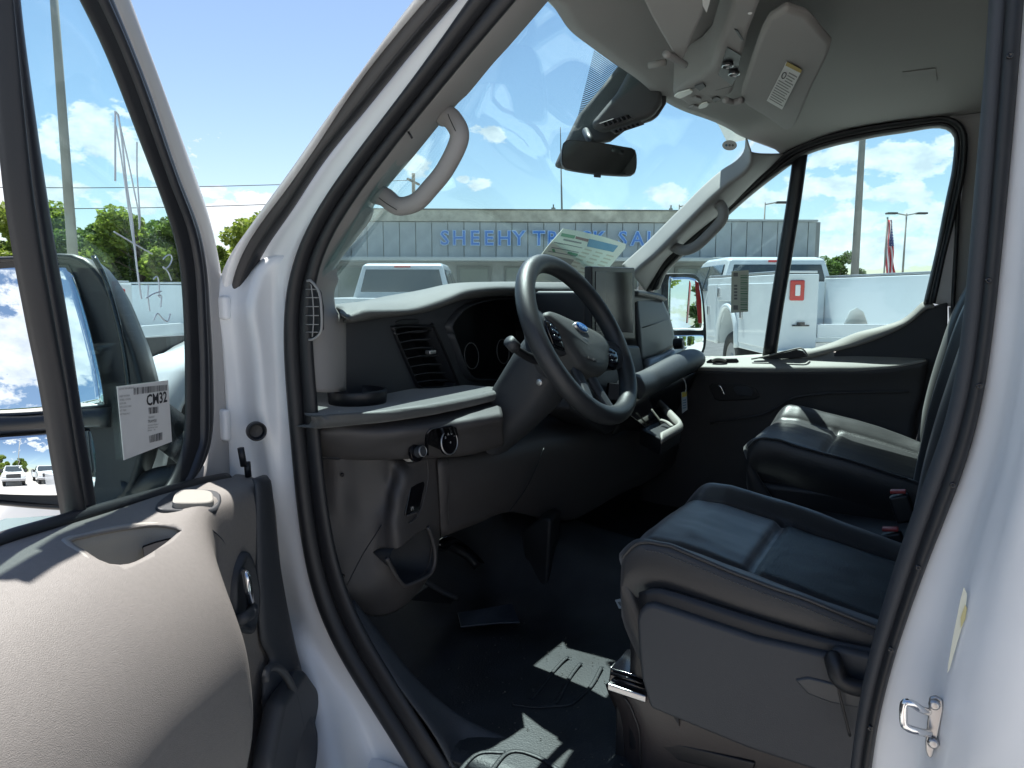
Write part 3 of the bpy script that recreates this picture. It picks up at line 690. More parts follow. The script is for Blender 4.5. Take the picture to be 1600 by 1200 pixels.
c4 = [ray(x, y, Y=yy) for (x, y), yy in zip(PX('344,428 342,445 338,480 346,530 350,580 354,647 358,713 360,773 368,850 370,912 366,960 368,1010 370,1060 374,1120 380,1200 384,1250'), [1.1, 1.1, 1.1, 1.1, 1.1, 1.1, 1.1, 1.1, 1.1, 1.1, 1.09, 1.062, 1.032, 0.993, 0.94, 0.906])]
hp = surf('hinge_pillar', [c0, c1, c2, c3, c4], M['paint_in'], van, 50, 26, solid=.003)
pc = ray(401, 674, Y=1.015); nn = (CAM-pc).normalized(); nn = Vector((nn.x*.6-.0, nn.y, 0)).normalized()
pg = lathe('wiring_grommet', pc, nn, [(.017, -.008), (.017, .004), (.015, .006), (.0125, .004), (.0115, -.004), (.001, -.005)], M['rubber'], van)
for a, b in (((376, 700), (381, 728)), ((386, 722), (388, 745))):
    tube('door_hinge_boot', [ray(*a, Y=1.04), ray(*b, Y=1.04)], .006, M['rubber'], van, k=10)
for y0_, y1_ in ((462, 500), (640, 690)):
    slab('door_hinge', [ray(350, y0_, Y=1.08), ray(362, y0_, Y=1.08), ray(364, y1_, Y=1.08), ray(352, y1_, Y=1.08)], (.0, .03, 0), M['paint_in'], van, .006)
# inner pillar trim at the windshield
pt_i = sm(at('815,-20 782,27 745,70 707,115 675,155 640,195 605,240 572,285 532,338 504,370 485,404 474,430 472,463 479,523 486,567 488,612', X=X0+.014))
pt_o = at('875,-20 800,67 770,100 732,146 717,160 685,197 650,240 610,287 585,320 581,340 545,389 530,409 526,426 529,437 522,458 526,482 539,497 541,551 541,610', X=1.085)
tr_ = ribbon('windshield_pillar_trim', pt_i, pt_o, M['trim'], van, (-.012, -.016, 0), n=90, k=11, pw=1)
gh = tube('grab_handle', [ray(693, 180, X=1.055), ray(706, 186, X=1.05), ray(718, 215, X=1.045), ray(697, 262, X=1.045), ray(672, 294, X=1.045), ray(650, 316, X=1.045), ray(622, 322, X=1.045), ray(602, 308, X=1.05), ray(588, 303, X=1.055)],
          lambda t: .0185-.003*math.sin(math.pi*t)**.5, M['trim'], van, n=60, k=16, ref=(1, 0, 0), label='grey grab handle on the windshield pillar of the driver side')
for q in ('700,178 703,186 712,205', '592,309 604,318 620,328'):
    tube('cap_seam', at(q, X=1.024), .0008, M['black'], gh, n=10, k=5)
tube('trim_clip', at('638,206 644,216', X=.972), .0018, M['black'], tr_, k=6)
sv = slab('side_demister', at('479,441 484,441 495,456 499,480 499,515 490,527 486,528 479,500', X=.955), (.012, 0, 0), M['black'], van, .001)
for y_ in (452, 465, 479, 493, 507, 519): tube('bar', at('478,%d 498,%d' % (y_, y_), X=.952), .0009, M['trim'], sv, k=5)
tube('upright', at('486,444 489,470 490,500 488,526', X=.9515), .0011, M['trim'], sv, k=5)
tube('frame', at('480,439 486,439 498,455 502,480 502,516 492,529 483,531', X=.952), .0025, M['trim'], sv, n=20, k=6)

# ---- centre pillar behind the driver door
bt_i = sm(at('1549,-30 1549,0 1544,75 1532,206 1520,350 1516,400 1507,505 1497,595 1482,675 1435,765 1420,810 1410,847 1375,958 1356,1031 1341,1103 1334,1190 1328,1240', X=X0+.03))
bt_m = sm(at('1572,-30 1571,0 1566,75 1556,206 1545,350 1541,400 1531,505 1521,595 1505,675 1467,765 1450,810 1437,847 1402,958 1376,1031 1358,1103 1345,1190 1340,1240', X=X0+.004))
bt_o = sm(at('1602,-30 1600,10 1597,50 1582,225 1570,350 1565,400 1555,500 1548,560 1540,620 1522,700 1497,767 1475,815 1447,883 1417,967 1388,1054 1367,1142 1361,1200 1356,1250', X=X0+.004))
bs = ribbon('centre_pillar_trim', bt_i, bt_m, M['dash'], van, (-.008, .006, 0), n=70)
rb_ = ribbon('rear_opening_seal', bt_m, bt_o, M['rubber'], van, (-.012, 0, 0), n=70)
for x, y in ((1578, 87), (1545, 438), (1530, 603), (1489, 758), (1435, 887), (1392, 1015), (1360, 1138)):
    lathe('screw', ray(x, y, X=X0-.009), (-1, 0, 0), [(.0035, -.004), (.0035, .001), (.002, .002), (.0005, .0005)], M['gloss'], rb_, k=10)
k0 = at('1592,-30 1590,10 1587,50 1572,225 1560,350 1555,400 1545,500 1538,560 1530,620 1512,700 1487,767 1465,815 1437,883 1407,967 1378,1054 1357,1142 1351,1200 1346,1250', X=X0+.010)
k1 = at('1625,-30 1625,10 1622,50 1610,225 1597,350 1592,400 1580,500 1572,560 1564,620 1548,700 1528,767 1512,815 1490,883 1468,967 1440,1054 1420,1142 1410,1200 1400,1250', X=.945)
k2 = at('1645,-30 1645,10 1640,50 1628,225 1615,350 1608,400 1598,500 1590,560 1582,620 1566,700 1547,767 1532,815 1513,883 1488,967 1470,1054 1455,1142 1448,1200 1440,1250', X=.925)
k3 = at('1670,-30 1668,10 1664,50 1652,225 1640,350 1634,400 1622,500 1614,560 1606,620 1590,700 1572,767 1558,815 1540,883 1520,967 1500,1054 1488,1142 1480,1200 1475,1250', X=.885)
k4 = at('1760,-30 1760,10 1760,50 1755,225 1750,350 1748,400 1740,500 1735,560 1730,620 1720,700 1710,767 1700,815 1690,883 1680,967 1670,1054 1660,1142 1655,1200 1650,1250', X=.84)
k5 = [p + Vector((-.02, -.35, 0)) for p in k4]
bp_ = surf('centre_pillar', [k0, k1, k2, k3, k4, k5], M['paint_in'], van, 50, 40, solid=.003)
# striker loop
sp_ = slab('striker_plate', at('1452,1091 1462,1088 1473,1095 1474,1110 1466,1150 1456,1186 1449,1183 1446,1172 1446,1160 1450,1120', X=.895), (.006, 0, 0), M['zinc'], van, .002, label='steel striker with a wire loop on the white centre pillar')
A_ = [ray(1450, 1112, X=.89), ray(1438, 1108, X=.87), ray(1424, 1099, X=.862), ray(1413, 1100, X=.86), ray(1412, 1128, X=.86), ray(1418, 1137, X=.862), ray(1436, 1143, X=.87), ray(1452, 1146, X=.89)]
tube('loop', A_, .0042, M['chrome'], sp_, n=50, k=10)
for x, y in ((1460, 1100), (1458, 1160)): lathe('bolt', ray(x, y, X=.894), (-1, 0, 0), [(.006, 0), (.006, .003), (.004, .005), (.001, .005)], M['zinc'], sp_, k=12)
lb_ = slab('pillar_label', at('1506,917 1511,928 1508,965 1497,1000 1484,1045 1480,1052 1482,1035 1490,990 1500,940', X=.890), (.0006, 0, 0), M['sticky'], van, 0, label='cream label stuck on the white centre pillar')
slab('label_block', at('1508,945 1511,950 1508,968 1501,982 1501,965', X=.8890), (.0005, 0, 0), mat('faded_yellow', (.55, .50, .25), .7), lb_, 0)
# white body strip that the pillar faces outward with

# ================================================================ driver door, swung open about 65 degrees
inner_fr = PX('118,-20 167,79 217,208 267,342 283,408 288,460 290,500 292,560 292,658 290,700 283,717 267,754 250,772')
outer_seal = PX('170,-20 233,137 271,250 286,292 312,355 324,420 329,500 333,560 334,608 334,671 328,705 317,733 300,752')
outer_edge = PX('192,-20 250,137 292,250 321,333 337,400 346,458 352,500 360,560 366,620 372,680 376,720 378,748 380,800')
dr = ribbon('driver_door', dpl(outer_seal, -.02), dpl(outer_edge, -.035), mat('frame_grey', (.40, .39, .385), .5, bump=.05, bscale=80), van, (DN*.012), n=60, k=11, pw=1, label='open driver door of the van, warm grey inside')  # frame band in plain grey, its outer edge in body white
tube('frame_edge', dpl(outer_edge, -.038), .0045, M['paint'], dr, n=60, k=8)
slab('door_skin', [door(-.01, -.075, .45), door(1.16, -.075, .45), door(1.16, -.075, 1.21), door(.04, -.075, 1.17), door(-.01, -.075, 1.15)], DN*.05, M['paint'], dr, .01)
slab('door_edge', [door(.02, -.06, .5), door(.05, -.06, .5), door(.05, -.06, 1.17), door(.02, -.06, 1.17)], DN*.07, M['paint_in'], dr, .005)
frs = ribbon('window_seal', sm(dpl(inner_fr, -.008), 80, 12), sm(dpl(outer_seal, .004), 80, 12), M['rubber'], dr, (DN*.006), n=60, k=9)
ribbon('seal_groove', [a.lerp(b, .35)+DN*.006 for a, b in zip(cr(dpl(inner_fr, -.008), 40), cr(dpl(outer_seal, .004), 40))], [a.lerp(b, .62)+DN*.008 for a, b in zip(cr(dpl(inner_fr, -.008), 40), cr(dpl(outer_seal, .004), 40))], M['barblack'], frs, (DN*.006), n=60)
# panes
def dq(pts, s0=-.014): return [dray(x, y, s0) for x, y in pts]
v = dq(PX('20,-30 118,-30 167,79 217,208 267,342 290,420 296,500 298,658 288,720 262,775 140,830 118,700 76,400'))
slab('quarter_glass', v, DN*.004, M['dglass'], dr, 0)
slab('window_glass', [door(.42, -.012, 1.12), door(1.10, -.012, 1.12), door(1.10, -.012, 1.262), door(.75, -.012, 1.262), door(.50, -.012, 1.252), door(.40, -.012, 1.225)], DN*.004, M['dglass'], dr, 0, label='lowered side window, only its top edge showing')
bl = dpl(PX('-12,-30 -5,50 5,170 18,300 33,400 53,508 73,608 92,725 112,835'), .0)
br_ = dpl(PX('22,-30 32,60 52,200 69,310 84,400 103,508 121,633 137,733 152,830'), .0)
m_ = [a.lerp(b, .42) for a, b in zip(bl, br_)]
bb_ = ribbon('divider_bar', m_, br_, M['barblack'], dr, DN*.010, n=40, pw=.35)
ribbon('bar_rubber', bl, m_, M['rubber'], bb_, DN*.016, n=40, pw=.5)
# door trim: a lofted surface. columns run along the door (u), rows go down (z); s = how far it stands into the cab
def H_(u): return 1.168+.072*min(1, max(0, u)/.55)**.8  # belt height
def ss(a, b, x): t = min(1, max(0, (x-a)/(b-a))); return t*t*(3-2*t)
def srf(u, q):
    """q: 0 at the glass .. 1 bottom of panel -> (s, z)"""
    h = H_(u); e = ss(.24, .40, u)                       # e = 0 near the hinge, 1 on the armrest bulge
    near = [(.0, h-.02), (.004, h+.001), (.045, h+.001), (.086, h-.010), (.099, h-.05), (.101, 1.03), (.104, .90), (.110, .80), (.13, .72), (.14, .55)]
    far = [(.0, h-.02), (.004, h+.001), (.06, h-.010), (.118, h-.040), (.165, h-.088), (.194, h-.145), (.205, h-.205), (.203, .93), (.17, .80), (.13, .55)]
    x = q*(len(near)-1); i = min(len(near)-2, int(x)); f = x-i
    def p(k, L_): k = min(max(k, 0), len(L_)-1); return Vector((L_[k][0], L_[k][1]))
    def c(L_):
        a, b, d, g_ = p(i-1, L_), p(i, L_), p(i+1, L_), p(i+2, L_)
        return .5*((2*b)+(d-a)*f+(2*a-5*b+4*d-g_)*f*f+(3*b-a-3*d+g_)*f**3)
    A, B = c(near), c(far); r_ = A.lerp(B, e); return r_.x, r_.y
us = [-.02+i*.012 for i in range(95)]; qs = [i/72 for i in range(73)]
vs = []
for u in us:
    for q in qs:
        s_, z_ = srf(max(u, .0), q)
        uu = u
        # hinge end rounds off into the edge face
        if u < .035: s_ = s_*(.55+.45*math.sqrt(max(0, min(1, (u+.02)/.055)))) if q > .12 else s_
        # lower front corner swells forward over the map pocket
        if z_ < 1.1: uu = u - .10*(1.1-z_)*(1-ss(0, .35, u))
        vs.append(door(uu, s_, z_))
tp = mk('door_trim', vs, grid_faces(len(us), len(qs)), M['doortrim'], dr, smooth=True, solid=.003, soff=-1)
# pull cup moulded in the top
cupo = dpl(PX('112,833 200,815 285,824 262,850 232,868 200,884 165,886 148,874'), .08)
def push(pts, z0): return [Vector((p.x, p.y, z0)) for p in pts]
# fit the outline on the panel height so that it sits on the surface where the photograph shows it
def on_panel(x, y):
    """first hit of the view line with the lofted trim (search along the ray)"""
    a = (x-800)/FPX; b = (600-y)/FPX; d = FW+RT*a+UP*b; t = .45
    while t < 1.6:
        p = CAM+d*t; r_ = p-DH; u = r_.dot(DE); s_ = r_.dot(DN)
        # panel height at this u,s on the top part
        lo = None
        for k in range(0, 40):
            q = k/39*.5; S_, Z_ = srf(max(0, u), q)
            if S_ >= s_: lo = Z_; break
        if lo is not None and p.z <= lo and s_ > 0: return p
        t += .004
    return CAM+d*.9
def onp(s): return [on_panel(*q) for q in PX(s)]
rim = onp('98,846 130,838 160,830 198,823 246,820 292,828 284,840 262,858 236,876 206,890 176,895 150,886 126,866')
import mathutils
bm_ = sum(rim, Vector())/len(rim)
rr_ = cr(rim, 32, True)
inn = [bm_+(p-bm_)*.92 for p in rr_]
bot = [Vector((p.x, p.y, bm_.z-.11)) for p in [bm_+(q-bm_)*.80 for q in rr_]]
upc = [p+Vector((0, 0, .05)) for p in inn]
n_ = 32
cut(tp, upc+bot, [tuple(range(n_)), tuple(range(2*n_-1, n_-1, -1))]+[(i, (i+1) % n_, n_+(i+1) % n_, n_+i) for i in range(n_)])
for p_ in tp.data.polygons: p_.use_smooth = True
lip = [p+Vector((0, 0, .0035)) for p in rr_]; lip2 = [p+Vector((0, 0, .002)) for p in inn]; w1 = [bm_+(p-bm_)*.88+Vector((0, 0, -.012)) for p in rr_]; w2 = [p+Vector((0, 0, .004)) for p in bot]; w3 = [bm_+(p-bm_)*.01+Vector((0, 0, -.105)) for p in rr_]
out_ = [bm_+(p-bm_)*1.05+Vector((0, 0, -.002)) for p in rr_]
mk('pull_cup', out_+lip+lip2+w1+w2+w3, grid_faces(6, n_, cc_=True), M['ledge'], dr, smooth=True)
tube('panel_seam', [p+Vector((0, 0, .0004)) for p in onp('288,820 308,821 330,828 346,842 355,860')], .0012, M['dash'], dr, n=24, k=5)
belt_a = [door(u, .002, H_(u)+.006) for u in [.03+i*.05 for i in range(22)]]; belt_b = [door(u, .022, H_(u)+.004) for u in [.03+i*.05 for i in range(22)]]
ribbon('belt_seal', belt_a, belt_b, M['rubber'], dr, (0, 0, .006), n=60)
# small lidded recess near the hinge (window/lock pod)
z0 = 1.186
def fl(s_, z): return [ray(x, y, Z=z) for x, y in PX(s_)]
lift = lambda s_, d: [p+Vector((0, 0, d)) for p in onp(s_)]
pdm = slab('switch_pod', lift('243,797 258,781 280,771 336,772 346,783 342,797 326,804 262,804', .0065), (0, 0, -.014), M['dash'], dr, .004, rnd=40, seg=3)
slab('switch_cover', lift('270,793 282,777 326,777 334,787 328,796 278,798', .011), (0, 0, -.012), M['ledge'], pdm, .004, rnd=32, seg=3)
slab('cup_shade_slab', fl('219,826 262,829 274,835 252,853 225,870', bm_.z-.020), (0, 0, -.004), mat('cup_shade_black', (.015, .015, .017), .95, spec=.05), tp, .001)  # dark slab whose colour stands in for the shade inside the cup
# latch handle in its leaf-shaped bezel
bz = dpl(PX('383,862 394,878 402,910 404,940 400,975 392,990 378,986 368,972 366,930 371,890'), .107)
bo = cr(bz, 30, True); bc = sum(bo, Vector())/30
hz = mk('latch_bezel', [p-DN*.01 for p in bo]+[p+DN*.003 for p in bo]+[bc+(p-bc)*.84+DN*.004 for p in bo]+[bc+(p-bc)*.78-DN*.004 for p in bo]+[bc+(p-bc)*.01-DN*.004 for p in bo], grid_faces(5, 30, cc_=True), M['dash'], dr, smooth=True)
tube('latch_handle', [dray(380, 893, .115), dray(385, 900, .129), dray(388, 922, .129), dray(391, 941, .121)], .0062, M['chrome'], hz, n=24, k=10)
tube('latch_thumb', [dray(370, 972, .113), dray(380, 966, .125), dray(392, 958, .125), dray(394, 950, .119)], .009, M['dash'], hz, n=20, k=10)
# darker end of the panel with the map pocket
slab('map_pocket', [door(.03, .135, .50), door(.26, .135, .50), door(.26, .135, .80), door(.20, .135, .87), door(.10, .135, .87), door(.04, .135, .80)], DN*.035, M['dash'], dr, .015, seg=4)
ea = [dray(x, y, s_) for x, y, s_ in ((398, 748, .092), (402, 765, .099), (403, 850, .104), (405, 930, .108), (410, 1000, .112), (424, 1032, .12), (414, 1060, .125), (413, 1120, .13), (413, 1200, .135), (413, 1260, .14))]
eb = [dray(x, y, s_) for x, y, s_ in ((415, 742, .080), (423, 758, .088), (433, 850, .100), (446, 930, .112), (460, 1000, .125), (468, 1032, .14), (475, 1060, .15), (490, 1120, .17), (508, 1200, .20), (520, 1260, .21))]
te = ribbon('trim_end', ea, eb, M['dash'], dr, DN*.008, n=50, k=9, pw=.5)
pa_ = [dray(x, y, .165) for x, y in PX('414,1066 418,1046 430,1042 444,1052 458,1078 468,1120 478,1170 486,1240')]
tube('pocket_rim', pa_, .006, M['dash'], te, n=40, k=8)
# mirror arm, housing, glasses
def mp_(a, b, z): return door(.20, -.06, 0)+DN*(-a)+DE*(.04*a+b)+Vector((0, 0, z))
mz = [(.06, 1.56), (.12, 1.585), (.24, 1.585), (.30, 1.56), (.31, 1.40), (.305, 1.24), (.27, 1.165), (.10, 1.155), (.055, 1.185), (.05, 1.40)]
# built on the sight lines of the photograph at the distance of the mirror arm
MD = 1.18
def mr(x, y, d=0.0): return ray(x, y, D=MD+d)
ho = PX('-90,440 -80,402 0,399 60,396 100,394 128,402 158,432 188,500 210,560 226,640 222,700 205,760 178,790 120,800 0,792 -70,780 -90,700')
hb = cr([mr(x, y) for x, y in ho], 60, True)
hc = sum(hb, Vector())/60; bk = FW*.09
ring = lambda k, e: [hc+(p-hc)*k+bk*e for p in hb]
mh = mk('mirror_housing', ring(.955, .12)+ring(.97, .0)+ring(1, .12)+ring(1, .55)+ring(.90, 1.1)+ring(.5, 1.35)+ring(.02, 1.4), grid_faces(7, 60, cc_=True), M['black'], dr, smooth=True)
mi = cr([mr(x, y, .012) for x, y in ho], 60, True)
mk('housing_face', ring(.957, .12)+ring(.90, .16)+ring(.02, .17), grid_faces(3, 60, cc_=True), M['black'], mh, smooth=True)
for y_ in (668,): 
    ribbon('mirror_divider', [mr(-82, 650, -.012), mr(40, 650, -.012), mr(120, 640, -.012), mr(170, 636, -.012)], [mr(-82, 690, -.012), mr(40, 676, -.012), mr(120, 668, -.012), mr(170, 668, -.012)], M['black'], mh, -FW*.012, n=20)
tube('housing_rib', [mr(146, 400, -.002), mr(166, 440, -.004), mr(188, 520, -.006), (mr(200, 600, -.006)), mr(205, 700, -.004)], .004, M['gloss'], mh, n=30, k=8)
# glass normals aimed where the photograph's reflections come from
def mirror_pane(name, pts, want, curve=0.0, dd=.0):
    c_ = ray(*[sum(q[i] for q in pts)/len(pts) for i in (0, 1)], D=MD+dd)
    vin = (c_-CAM).normalized(); nrm = (Vector(want).normalized()-vin).normalized()
    P_ = []
    for x, y in pts:
        a = (x-800)/FPX; b = (600-y)/FPX; d = FW+RT*a+UP*b
        P_.append(CAM+d*((c_-CAM).dot(nrm)/d.dot(nrm)))
    P_ = cr(P_, 40, True) ; cc_ = sum(P_, Vector())/40; vs = []; K = 10
    R_ = max((p-cc_).length for p in P_)
    for k in range(K+1):
        t = 1-k/K*.999
        for p in P_: q = cc_+(p-cc_)*t; vs.append(q+nrm*curve*(1-((q-cc_).length/R_)**2))
    vs += [p-nrm*.004 for p in P_]
    f = grid_faces(K+1, 40, cc_=True)+[((K+1)*40+i, (K+1)*40+(i+1) % 40, (i+1) % 40, i) for i in range(40)]
    return mk(name, vs, f, M['mirror'], mh, smooth=True)
mirror_pane('mirror_glass', PX('-78,418 -60,411 40,409 100,411 112,425 135,500 152,570 160,612 163,632 120,640 40,648 -70,652 -80,640'), (-1, .16, .32))
mirror_pane('convex_mirror', PX('-78,700 -60,690 40,680 110,672 152,668 164,676 166,710 163,745 155,768 110,772 0,770 -70,766 -80,750'), (-.86, -.42, .075), curve=.019)
tube('mirror_arm', [mr(215, 640, .02), mr(240, 655, .03), dray(275, 680, -.06), dray(300, 700, -.03)], .035, M['black'], mh, n=14, k=12)
tube('mirror_arm', [mr(190, 770, .02), mr(215, 765, .03), dray(250, 750, -.06), dray(285, 745, -.03)], .022, M['black'], mh, n=14, k=12)
# printed sheet on the quarter glass
def sheet(x, y): return dray(x, y, -.009)
sh = slab('glass_label', [sheet(*q) for q in PX('182,604 262,594 268,690 193,719')], DN*.0008, M['paper'], dr, 0, label='white printed sheet taped to the quarter glass, reading CM32')
def sheetM(x, y, x2, y2):
    o_ = dray(x, y, -.0078); return frame(o_, dray(x2, y2, -.0078)-o_, (0, 0, 1))
text('print_big', 'CM32', sheetM(229, 634, 258, 628), .0225, M['ink'], sh, bold=.0006)
def barcode(name, pts, n, par, m, seed=1, dens=.55, lift=None):
    """bars between the top edge a-b and the bottom edge d-c"""
    rd = random.Random(seed); a, b, c_, d = pts; v = []; f = []; x = 0; tot = n
    while x < tot:
        w_ = rd.choice((.4, .6, 1.0)); t0, t1 = x/tot, min(1, (x+w_)/tot); o_ = len(v)
        v += [a.lerp(b, t0), a.lerp(b, t1), d.lerp(c_, t1), d.lerp(c_, t0)]; f.append((o_, o_+1, o_+2, o_+3)); x += w_+rd.choice((.4, .6, .9))
    o = mk(name, v, f, m, par); return o
S_ = lambda *q: [dray(x, y, -.0078) for x, y in q]
barcode('barcode', S_((209, 606), (261, 601), (261, 610), (209, 617)), 36, sh, M['ink'], 2)
barcode('barcode', S_((232, 637), (248, 635), (248, 645), (233, 647)), 14, sh, M['ink'], 3)
barcode('barcode', S_((233, 681), (254, 675), (254, 687), (234, 692)), 18, sh, M['ink'], 4)
for i, tx in enumerate(('PART INTERIM', 'WHEEL COVERS', 'KEYFOBS', 'KEYCODE CARD', 'SET TIRES', 'REF MANUALS')):
    text('print_line', tx, sheetM(187, 621+i*5.6, 204, 619+i*5.6), .0036, M['inkgrey'], sh)
text('print_line', 'DOWN TRIM #MCE167', sheetM(186, 609.5, 204, 607.5), .0034, M['inkgrey'], sh)
text('print_line', 'TRANSIT', sheetM(232, 654, 242, 652.6), .0040, M['inkgrey'], sh)
text('print_line', 'TRAMSE1', sheetM(231, 661, 242, 659.5), .0060, M['ink'], sh)
for i, tx in enumerate(('Sales Ford Wexford', 'And Market Street', 'Ashland     VA')): text('print_line', tx, sheetM(231, 666+i*4, 242, 664.5+i*4), .0034, M['inkgrey'], sh)
# white marker strokes on the glass
W = lambda s: [dray(x, y, -.0085) for x, y in PX(s)]
strokes = ['180,283 180,230 180,176 183,172 190,215 198,290 206,340 212,400 217,440 221,467', '183,176 192,215 202,260 210,300 216,330 218,356', '214,222 214,262 216,300 219,345 217,358', '181,196 190,250 200,320 206,362 213,405',
           '255,405 260,400 266,398 269,404 265,414 258,420 254,416 262,424 268,438', '240,436 245,432 248,440 249,466', '232,445 231,462 234,486', '228,466 240,459 252,455', '246,462 252,463 251,480', '240,500 246,490 254,498 262,502 266,490', '178,362 195,372 215,384 238,397']
v, f = join([tubeg(W(s), .0011 if i else .0014, n=24, k=5, ref=tuple(DN)) for i, s in enumerate(strokes)])
mk('marker_writing', v, f, M['marker'], dr, label='white marker handwriting on the quarter glass')

# ================================================================ cab interior
dash = None
# ---- dashboard: top pad
near = at('531,490 541,497 562,486 600,485 640,483 672,474 700,464 725,454 762,449 800,448 850,449 915,450', Y=.93)
crest = at('524,482 545,476 580,472 612,469 645,460 680,450 700,445 725,443 762,442.5 800,442 850,442.5 915,444', Y=1.0)
nearP = at('990,456 1012,458 1033,463', Y=.86)
near += [Vector((2.05, .86, 1.487))] + [Vector((2.3, .86, 1.487)), Vector((2.62, .87, 1.478))]
crest += [Vector((2.15, .95, 1.492)), Vector((2.4, .95, 1.492)), Vector((2.66, .95, 1.480))]
def low(p, dy, z): return Vector((p.x, p.y+dy, z))
r2 = [low(p, .12, min(p.z-.012, 1.478)) for p in crest]; r3 = [low(p, .24, 1.435) for p in crest]; r4 = [low(p, .36, 1.41) for p in crest]
lipb = at('536,503 543,504 570,500 602,495 640,491 672,485 700,475 725,467 762,463 800,462 850,463 915,463', Y=.948) + [Vector((2.05, .86, 1.460)), Vector((2.3, .86, 1.460)), Vector((2.62, .87, 1.45))]
lipm = [a.lerp(b, .5)+Vector((0, -.012, 0)) for a, b in zip(near, lipb)]
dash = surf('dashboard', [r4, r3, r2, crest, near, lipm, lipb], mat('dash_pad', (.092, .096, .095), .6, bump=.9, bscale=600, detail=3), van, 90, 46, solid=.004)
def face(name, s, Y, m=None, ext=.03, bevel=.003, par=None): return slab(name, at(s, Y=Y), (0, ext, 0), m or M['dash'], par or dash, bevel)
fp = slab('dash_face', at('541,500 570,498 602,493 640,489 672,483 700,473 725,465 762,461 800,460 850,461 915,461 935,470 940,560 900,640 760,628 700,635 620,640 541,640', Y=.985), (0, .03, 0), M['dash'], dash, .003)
def hole(s, Y0=.90, Y1=1.2, o=None):
    a = at(s, Y=.985); a = [p+Vector((0, Y0-.985, 0)) for p in a]; n = len(a); b = [p+Vector((0, Y1-Y0, 0)) for p in a]
    cut(o or fp, a+b, [tuple(range(n)), tuple(range(2*n-1, n-1, -1))]+[(i, (i+1) % n, n+(i+1) % n, n+i) for i in range(n)])
CL = '704,521 701,510 708,498 722,483 740,475 765,469 800,467 835,472 852,484 866,500 872,530 860,575 800,594 759,592 746,592 732,587 722,570 712,542'
VT = '616,520 620,514 628,512 670,512 677,516 712,598 708,603 662,606 654,602 648,595'
hole(CL); hole(VT); hole('868,481 905,481 912,500 880,502')
ribbon('cluster_rim', [p+Vector((0, -.012, 0)) for p in cr(at(CL, Y=.985), 80, True)+at(CL, Y=.985)[:1]], [p+Vector((0, .002, 0)) for p in [sum(at(CL, Y=.985), Vector())/18+(q-sum(at(CL, Y=.985), Vector())/18)*1.075 for q in cr(at(CL, Y=.985), 80, True)+at(CL, Y=.985)[:1]]], M['dash'], fp, (0, -.006, 0), n=80)
c_ = cr(at(CL, Y=.985), 40, True); cc_ = sum(c_, Vector())/40
mk('instrument_binnacle', [p+Vector((0, .01, 0)) for p in c_]+[cc_+(p-cc_)*.95+Vector((0, .14, .0)) for p in c_]+[cc_+(p-cc_)*.01+Vector((0, .14, 0)) for p in c_], grid_faces(3, 40, cc_=True), M['black'], dash)
ins = slab('instrument_screen', [(1.31, 1.10, 1.335), (1.60, 1.10, 1.335), (1.60, 1.12, 1.45), (1.31, 1.12, 1.45)], (0, .01, 0), M['screen'], dash, .002)
text('gauge_text', '20   40   60\nmph', frame((1.375, 1.10, 1.40), (1, 0, 0), (0, .2, 1)), .014, mat('gauge_dim_red', (.12, .02, .02), .6), ins)
dc = ray(736, 556, Y=1.10)
for cx in (dc.x, dc.x+.175):
    tube('dial_ring', [Vector((cx+.036*math.cos(a), 1.098+.004*math.sin(a), dc.z+.036*math.sin(a))) for a in [i*math.pi/12 for i in range(24)]], .0016, M['trim'], ins, n=48, k=5, closed=True)
slab('dash_display', [(1.415, 1.097, 1.35), (1.495, 1.097, 1.35), (1.495, 1.112, 1.435), (1.415, 1.112, 1.435)], (0, .002, 0), mat('display_dim', (.035, .040, .055), .2), ins, .001)
# side vent
vc = at(VT, Y=.985); vcc = sum(vc, Vector())/len(vc)
av = mk('air_vent', [p+Vector((0, .005, 0)) for p in cr(vc, 40, True)]+[vcc+(p-vcc)*.97+Vector((0, .07, 0)) for p in cr(vc, 40, True)]+[vcc+(p-vcc)*.01+Vector((0, .07, 0)) for p in cr(vc, 40, True)], grid_faces(3, 40, cc_=True), M['black'], van, label='slatted air vent at the driver side of the dashboard')
ribbon('vent_frame', [vcc+(p-vcc)*1.0+Vector((0, -.004, 0)) for p in cr(vc, 60, True)+[cr(vc, 60, True)[0]]], [vcc+(p-vcc)*1.10+Vector((0, .001, 0)) for p in cr(vc, 60, True)+[cr(vc, 60, True)[0]]], M['black'], av, (0, -.006, 0), n=70)
for a, b in (((622, 522), (668, 517)), ((626, 535), (673, 530)), ((630, 547), (679, 543)), ((636, 560), (685, 555)), ((642, 573), (690, 569)), ((648, 586), (696, 582)), ((655, 597), (701, 594))):
    p, q = ray(*a, Y=.99), ray(*b, Y=.99); w_ = Vector((0, .028, -.006)); m__ = p.lerp(q, .5)+Vector((0, 0, .003))
    surf('slat', [[p, m__, q], [p+w_, m__+w_, q+w_]], M['dash'], av, 10, 2, solid=.0022)
box('vent_knob', ray(673, 550, Y=.981), (.026, .014, .009), M['satin'], av, bevel=.002)
for a, b in (((682, 535), (672, 518)), ((700, 580), (690, 560))): tube('vane', [ray(*a, Y=1.0), ray(*b, Y=1.0)], .002, M['dash2'], av, k=5)
slab('demist_slot', at('618,503 626,499 650,498 657,500 655,506 630,508 620,507', Y=.983), (0, .01, 0), M['black'], dash, .002)
slab('centre_vent', [ray(x, y, Y=1.0) for x, y in ((868, 481), (905, 481), (912, 500), (880, 502))], (0, .02, 0), M['black'], dash, .001)
tube('centre_vent_slat', [ray(876, 497, Y=.99), ray(890, 496, Y=.985)], .002, M['satin'], dash, k=5)
